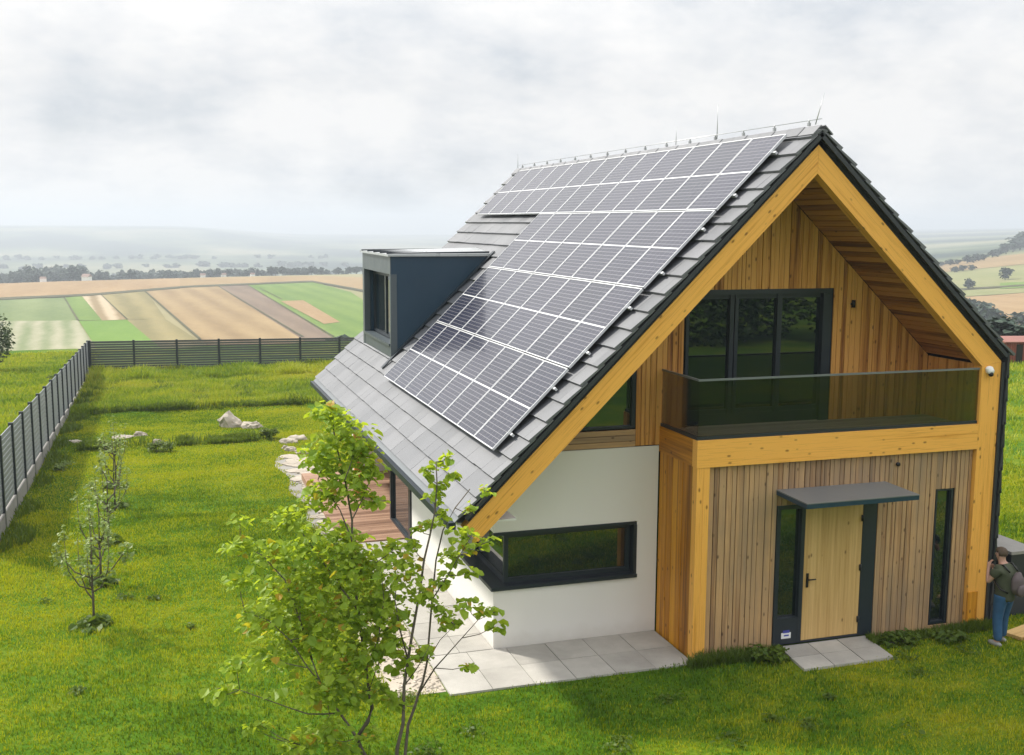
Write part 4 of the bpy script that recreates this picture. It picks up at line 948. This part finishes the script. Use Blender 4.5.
for nm, q, mt, up in [
 ('field', [(-60, 301), (90, 295), (90, 281), (-60, 284)], tan_, .2), ('field', [(90, 295), (180, 287.3), (180, 278.5), (90, 281)], tan_, .2), ('field', [(180, 287.3), (312, 281.5), (312, 276), (180, 278.5)], pink, .2), ('field', [(312, 281.5), (420, 301), (420, 280), (312, 276)], pink, .2),
 ('field', [(-60, 322), (78, 321), (64, 298), (-60, 303)], grn2, .2), ('field', [(-60, 352), (97, 352), (78, 321), (-60, 322)], patch, .2), ('field', [(78, 321), (102, 321), (82, 296.5), (64, 298)], grn, .2), ('field', [(102, 321), (128, 320), (101, 295.3), (82, 296.5)], strp, .2),
 ('field', [(97, 350), (162, 350), (127, 320.3), (79, 321.5)], brt, .2), ('field', [(127, 320), (166, 320), (146, 291), (101, 295)], tg, .2), ('field', [(162, 350), (212, 350), (166, 320), (127, 320.3)], tg, .2), ('field', [(212, 350), (318, 350), (217, 286), (146, 291)], tan2, .2),
 ('field', [(318, 350), (352, 350), (246, 284.4), (217, 286)], brown, .2), ('field', [(352, 350), (440, 350), (350, 292), (246, 284.4)], grn, .2), ('field', [(246, 284.4), (350, 292.3), (312, 282), (300, 282)], grn, .2), ('field', [(324, 325), (340, 323), (303, 301), (281, 302)], tan_, .35),
 ('field_track', [(-60, 303.3), (90, 296.5), (90, 294.3), (-60, 301)], hedge_m, .4), ('field_track', [(90, 296.5), (180, 289), (180, 287), (90, 294.3)], hedge_m, .4), ('field_track', [(180, 288.4), (312, 282.6), (312, 281.2), (180, 286.8)], hedge_m, .4), ('field_track', [(312, 282.6), (420, 303), (420, 300.5), (312, 281.2)], hedge_m, .4)]:
    sheet(nm, q, mt, up)
for (xa, ya, xb, yb, w0, w1) in ((145, 292, 200, 340, .7, 1.6), (217, 286, 303, 338, .6, 1.4), (101, 295.3, 127, 320, .5, .8), (64, 298, 78, 321, .7, 1.2), (246, 284.6, 334, 338, .5, 1.2), (260, 289, 282, 300, .5, .8)):
    sheet('field_track', [(xa-w0, ya), (xa+w0, ya), (xb+w1, yb), (xb-w1, yb)], hedge_m, .4, 6, 2)
for q, mt in [([(985, 352), (1060, 352), (1060, 291), (945, 299)], tan_), ([(945, 298.6), (1060, 290.6), (1060, 284), (945, 291)], mead), ([(940, 290.5), (1060, 283.5), (1060, 262), (936, 274)], mead), ([(936, 273.5), (1060, 261.5), (1060, 250), (936, 264)], tan2)]:
    sheet('field', q, mt, .4)
sheet('field_track', [(950, 291.8), (1060, 285.2), (1060, 283.6), (950, 290.4)], hedge_m, .7); sheet('field', [(1000, 290), (1060, 287.5), (1060, 282), (1000, 284)], grn, .6)

# ------------------------------------------------------------------ far trees
def far_tree_mesh(seed, n=420):
    r = np.random.default_rng(seed); cs = []; rs = []
    for k in range(11):
        a = r.uniform(0, 6.28); q = r.uniform(0, .34); cs.append((q*math.cos(a), q*math.sin(a), r.uniform(.32, .8))); rs.append((.2, .2, .17))
    v, f, rv = leaf_quads(cs, rs, n, .17, lambda k: r.random(k), r)
    m = MB(); m.tube([(0, 0, -.05), (.01, 0, .3), (0, .02, .65)], [.035, .03, .012], 6)
    for k in range(4): c = np.array(cs[k]); m.tube([(0, 0, .25), c], [.02, .006], 5)
    return np_mesh('crown', v, f, M['fartree'], rv, False), m.mesh('trunk', [M['bark']])
kinds = [far_tree_mesh(s) for s in (61, 62, 63)]
cnt = [0]
def far_tree(P, h_, label, group=None, wf=1.):
    cm, tm = kinds[cnt[0] % 3]; cnt[0] += 1
    T = empty('tree', tuple(P), label, 'tree', group, random.uniform(0, 6)); T.scale = (h_*wf, h_*wf, h_)
    link('trunk', tm, T); link('crown', cm, T); return T
r = np.random.default_rng(77)
def polar(px, d):
    dd = ray(px, 222); dd = dd/math.hypot(dd[0], dd[1]); x, y = CAM[0]+dd[0]*d, CAM[1]+dd[1]*d; return np.array([x, y, hz(x, y)])
# main tree line behind the fields: denser and taller on the left
for i in range(120):
    px = -40+i*(390+40)/120+r.uniform(-2, 2); d = r.uniform(690, 860); tall = 1.25 if (15 < px < 75 or i % 9 == 0) else 1.
    top = 267-(5 if 15 < px < 80 else 0)+r.uniform(-2, 5); P = polar(px, d); zt_ = CAM[2]-(top-222)/FPX*d; hh = max(6., zt_-P[2])
    if px > 320: hh *= .85
    far_tree(P, hh, 'blue green tree in the hazy tree line beyond the fields', 'trees of the far tree line', .75 if hh > 12 else 1.)
for i in range(110):
    px = -30+i*3.4+r.uniform(-4, 4); d = r.choice([1350, 1700, 2100])+r.uniform(-40, 40); far_tree(polar(px, d)-np.array([0, 0, 2.6]), r.uniform(8, 12), 'faint tree in the mist below the far ridge', 'trees in the mist below the ridge', 1.35)
v, f, rv = leaf_quads([(q*4.2-60+r.uniform(-1, 1), -40+r.uniform(-3, 3), 3.6+r.uniform(-1, 2.5)) for q in range(40)], [(3.6, 3, 4.2)]*40, 110000, .3, lambda k: r.random(k), r)
wd_ = struct(link('wood', np_mesh('wood', v, f, M['bush'], rv, False)), 'stuff'); wd_['label'] = 'dark wood across the meadow in front of the house'
# crest of the right hillside
for i, (px, py, hpx) in enumerate([(942, 266, 5), (950, 265, 6), (958, 264, 5), (967, 263, 8), (976, 261, 7), (984, 260, 6), (992, 257, 7), (999, 255, 6), (1006, 253, 9), (1013, 251, 10), (1020, 249, 13), (1028, 246, 14), (1036, 244, 14), (955, 272, 5), (963, 271, 6), (972, 270, 5)]):
    P = at_ground(px, py+1); d = np.linalg.norm(P-CAM); far_tree(P, max(4, hpx*d/FPX*1.15), 'dark tree on the crest of the right hillside', 'trees on the hillside crest', 1.3)
P = at_ground(968.5, 290); far_tree(P, 11.5*np.linalg.norm(P-CAM)/FPX, 'small lone tree in the middle of the hillside fields', None, .85)
P = at_ground(1005, 280.5); far_tree(P, 13*np.linalg.norm(P-CAM)/FPX, 'round lone tree at the right edge of the hillside fields', None, 1.)
for (px, py, hpx, lb, wf) in [(979, 336, 34, 'grey green bushy tree touching the roof edge below the hillside', .9), (991, 338, 30, 'grey green rounded tree left of the pale pole', 1.), (969, 318, 20, 'grey green tree highest along the roof edge', .9), (984, 318, 16, 'small grey green tree above the rounded ones', 1.1), (1001, 341, 17, 'dark low tree behind the barn left end', 1.2), (1022, 338, 26, 'tall dark tree at the right edge behind the barn', .9)]:
    P = at_ground(px, py, 200); far_tree(P, hpx*np.linalg.norm(P-CAM)/FPX, lb, None, wf)
for (px, d, top, lb, wf) in [(1018, 84, 325, 'bright green bushy tree right behind the barn', 1.3), (1008, 82, 333, 'low bright green bush behind the barn roof', 1.6)]:
    P = polar(px, d); far_tree(P, max(2.2, CAM[2]-(top-222)/FPX*d-P[2]), lb, None, wf)
# hedge bushes at the right end of the valley fields
for i, (px, d) in enumerate([(318, 175), (326, 172), (338, 168), (346, 165), (354, 163)]):
    P = polar(px, d); zt_ = CAM[2]-((337 if i < 2 else 333-i)-222)/FPX*d; far_tree(P, max(3, zt_-P[2]), 'dark hedge tree just beyond the back fence corner', 'hedge trees beyond the fence', .9)
# far houses
M['farwall'] = mat_plain('whitewashed wall', (.78, .77, .75), .8); M['farroof'] = mat_plain('far roof', (.25, .16, .13), .8)
hm = MB(); hm.box(-.5, .5, -.35, .35, -.1, .5); hme = hm.mesh('wall', [M['farwall']]); hr = MB(); hr.prism([(-.42, .5), (.42, .5), (0, .85)], 'x', -.54, .54); hrm = hr.mesh('roof', [M['farroof']])
for px, d, s, lb in [(84, 660, 9, 'long white farm building at the near edge of the far trees'), (59, 1250, 10, 'lone white house higher up in the haze left'), (201, 690, 6, 'small white house in the tree line, left of the group'), (222, 700, 6, 'small white house in the tree line, right of the first'), (251, 690, 5, 'bright white cottage in front of the middle of the trees'), (40, 670, 6, 'pale cottage at the left under the tall trees'), (184, 1100, 11, 'white house in the mist above the tree line'), (335, 1150, 12, 'white house in the mist at the right end of the tree line')]:
    P = polar(px, d); P[2] += max(0, (CAM[2]-(277-222)/FPX*d)-P[2]) if d < 720 else 4
    hs = empty('far_house', tuple(P), lb, 'house', None, r.uniform(-.6, .6)); s *= .5; hs.scale = (s, s, s); link('wall', hme, hs); link('roof', hrm, hs)
    fm = MB(); fm.box(-.52, .52, -.37, .37, -3, -.1); fm.build('plinth', M['farwall'], hs)

# ------------------------------------------------------------------ person
def skin(name, verts, edges, radii, mat, parent, sub=2):
    me = bpy.data.meshes.new(name); me.from_pydata(verts, edges, []); o = bpy.data.objects.new(name, me); COL.objects.link(o)
    md = o.modifiers.new('skin', 'SKIN'); md.use_smooth_shade = True
    for i, q in enumerate(radii): me.skin_vertices[0].data[i].radius = q if hasattr(q, '__len__') else (q, q)
    me.skin_vertices[0].data[0].use_root = True
    o.modifiers.new('sub', 'SUBSURF').levels = sub; o.modifiers['sub'].render_levels = sub
    dg = bpy.context.evaluated_depsgraph_get(); dg.update(); m2 = bpy.data.meshes.new_from_object(o.evaluated_get(dg)); m2.name = name
    bpy.data.objects.remove(o); m2.materials.clear()
    for q in (mat if isinstance(mat, list) else [mat]): m2.materials.append(q)
    for p in m2.polygons: p.use_smooth = True
    return link(name, m2, parent)
M['skin'] = mat_plain('skin', (.45, .26, .19), .5, 0, .4, .08); M['olive'] = mat_plain('olive cotton', (.07, .08, .05), .85, 0, .2, .25, 8); M['jean'] = mat_plain('blue denim', (.035, .095, .19), .8, 0, .2, .3, 9); M['hair'] = mat_plain('brown hair', (.085, .06, .04), .7, 0, .3, .4, 30); M['shoe'] = mat_plain('grey shoes', (.28, .28, .27), .7); M['pack'] = mat_plain('mauve grey nylon', (.12, .095, .10), .7, 0, .3, .2, 6)
PX = at_ground(1001, 645); fdir = R(100)                # facing away to the left
MAN = empty('person', (PX[0], PX[1], 0.0), 'man in olive t-shirt and jeans standing by the house corner, hand to his face', 'person', None, fdir)
# local: +x forward, +y left
J = [(-.01, 0, .97), (0, 0, 1.12), (.02, 0, 1.30), (.05, 0, 1.44), (.09, 0, 1.52), (.125, 0, 1.60), (.135, 0, 1.70),
     (0, .095, .90), (.03, .11, .50), (-.02, .115, .10), (.07, .12, .045), (.14, .125, .035),
     (0, -.095, .90), (.09, -.13, .50), (.10, -.15, .10), (.19, -.16, .045), (.26, -.165, .035),
     (.05, .185, 1.40), (.16, .26, 1.15), (.245, .16, 1.36), (.27, .11, 1.45),
     (.05, -.185, 1.40), (.14, -.25, 1.14), (.28, -.12, 1.28), (.30, -.05, 1.33)]
Ed = [(0, 1), (1, 2), (2, 3), (3, 4), (4, 5), (5, 6), (0, 7), (7, 8), (8, 9), (9, 10), (10, 11), (0, 12), (12, 13), (13, 14), (14, 15), (15, 16), (3, 17), (17, 18), (18, 19), (19, 20), (3, 21), (21, 22), (22, 23), (23, 24)]
Rd = [(.085, .11), (.085, .11), (.09, .13), (.06, .07), .055, 0.085, .075, .065, .05, .04, .04, .032, .065, .05, .04, .04, .032, .06, .042, .03, .035, .06, .042, .03, .035]
nJ = len(J)
def hand(base, dirv, side, start):
    dirv = np.array(dirv, float); dirv /= np.linalg.norm(dirv); s_ = np.cross(dirv, [0, 0, 1]); s_ /= np.linalg.norm(s_); u_ = np.cross(s_, dirv)
    for k, (o_, L_) in enumerate(((-.027, .055), (-.009, .066), (.009, .07), (.027, .06))):
        p0 = np.array(base)+s_*o_+dirv*.03; p1 = p0+dirv*L_*.6; p2 = p1+(dirv*.6-u_*.5*side)*L_*.6
        i = len(J); J.extend([tuple(p0), tuple(p1), tuple(p2)]); Rd.extend([.0095, .0085, .007]); Ed.extend([(start, i), (i, i+1), (i+1, i+2)])
    p0 = np.array(base)+u_*.03*side; p1 = p0+(dirv*.7+u_*.5*side)*.045; i = len(J); J.extend([tuple(p0), tuple(p1)]); Rd.extend([.011, .009]); Ed.extend([(start, i), (i, i+1)])
hand(J[20], (-.3, -.35, .85), 1, 20); hand(J[24], (-.1, .5, .8), -1, 24)
body = skin('body', J, Ed, Rd, M['skin'], MAN)
# face details join the head
def joinblob(parent, parts, name, mat):
    m = MB()
    for c, rr in parts: m.blob(c, rr, 2, 0)
    return m.build(name, mat, parent)
joinblob(MAN, [((.225, 0, 1.635), (.022, .016, .026)), ((.205, 0, 1.59), (.016, .026, .008)), ((.13, .088, 1.635), (.02, .012, .032)), ((.13, -.088, 1.635), (.02, .012, .032))], 'face_features', M['skin'])
joinblob(MAN, [((.207, .034, 1.665), (.010, .010, .006)), ((.207, -.034, 1.665), (.010, .010, .006))], 'eyes', M['iron'])
m = MB(); bm_ = bmesh.new(); bmesh.ops.create_icosphere(bm_, subdivisions=4, radius=1); vs = []; keepf = []
for v in bm_.verts:
    d = np.array(v.co); k = 1+.05*mnoise.noise(Vector(d*9)); vs.append(np.array([.118, 0, 1.685])+d*np.array([.112, .098, .098])*k)
for f in bm_.faces:
    c = f.calc_center_median()
    if (c.z > .5) or (c.z > .2 and c.x < .55) or (c.x < -.1 and c.z > -.55) : keepf.append([q.index for q in f.verts])
m.add(vs, keepf, sm=True); bm_.free(); hair = m.build('hair', M['hair'], MAN); sd = hair.modifiers.new('s', 'SOLIDIFY'); sd.thickness = .012
skin('t_shirt', [(-.012, 0, .80), (-.006, 0, .95), (0, 0, 1.10), (.02, 0, 1.28), (.05, 0, 1.43), (.07, 0, 1.48), (.05, .185, 1.405), (.11, .235, 1.25), (.05, -.185, 1.405), (.10, -.225, 1.25)], [(0, 1), (1, 2), (2, 3), (3, 4), (4, 5), (4, 6), (6, 7), (4, 8), (8, 9)], [(.17, .20), (.16, .195), (.155, .19), (.155, .205), (.11, .135), .075, .105, .085, .105, .085], M['olive'], MAN)
skin('jeans', [(-.01, 0, 1.06), (0, .095, .88), (.03, .11, .50), (-.02, .115, .09), (0, -.095, .88), (.09, -.13, .50), (.10, -.15, .09)], [(0, 1), (1, 2), (2, 3), (0, 4), (4, 5), (5, 6)], [(.14, .175), .125, .09, .075, .125, .09, .075], M['jean'], MAN)
for s_, c in ((1, (-.02, .115)), (-1, (.10, -.15))):
    m = MB(); m.blob((c[0]+.06, c[1]+.004*s_, .045), (.145, .052, .05), 3, .03); m.build('shoe', M['shoe'], MAN)
MAN.scale = (.93,)*3
BP = empty('backpack', (PX[0], PX[1], 0.0), 'mauve grey backpack worn on the back of the man in the olive t-shirt', 'backpack', None, fdir)
BP.scale = (.93,)*3
m = MB(); m.blob((-.235, -.02, 1.20), (.09, .13, .215), 3, .08, 1.8); m.build('pack_body', M['pack'], BP)
m = MB(); m.blob((-.325, -.02, 1.10), (.045, .10, .11), 3, .04); m.build('front_pocket', M['pack'], BP)
for s_ in (1, -1):
    m = MB(); m.tube([(-.16, .1*s_, 1.40), (-.03, .115*s_, 1.505), (.09, .12*s_, 1.475), (.165, .12*s_, 1.36), (.15, .15*s_, 1.22), (-.05, .19*s_, 1.08), (-.17, .13*s_, 1.03)], .017, 6); m.build('strap', M['iron'], BP)

# ------------------------------------------------------------------ render settings
sc.render.engine = 'CYCLES'; cy_ = sc.cycles
cy_.use_denoising = True
try: cy_.denoiser = 'OPENIMAGEDENOISE'
except Exception: pass
cy_.max_bounces = 6; cy_.diffuse_bounces = 3; cy_.glossy_bounces = 4; cy_.transparent_max_bounces = 12; cy_.volume_bounces = 0; cy_.transmission_bounces = 4
cy_.use_adaptive_sampling = True; cy_.adaptive_threshold = .015
cy_.sample_clamp_indirect = 6
sc.view_settings.view_transform = 'Standard'; sc.view_settings.look = 'None'; sc.view_settings.gamma = 1; sc.view_settings.use_curve_mapping = False
sc.view_settings.exposure = 0.35
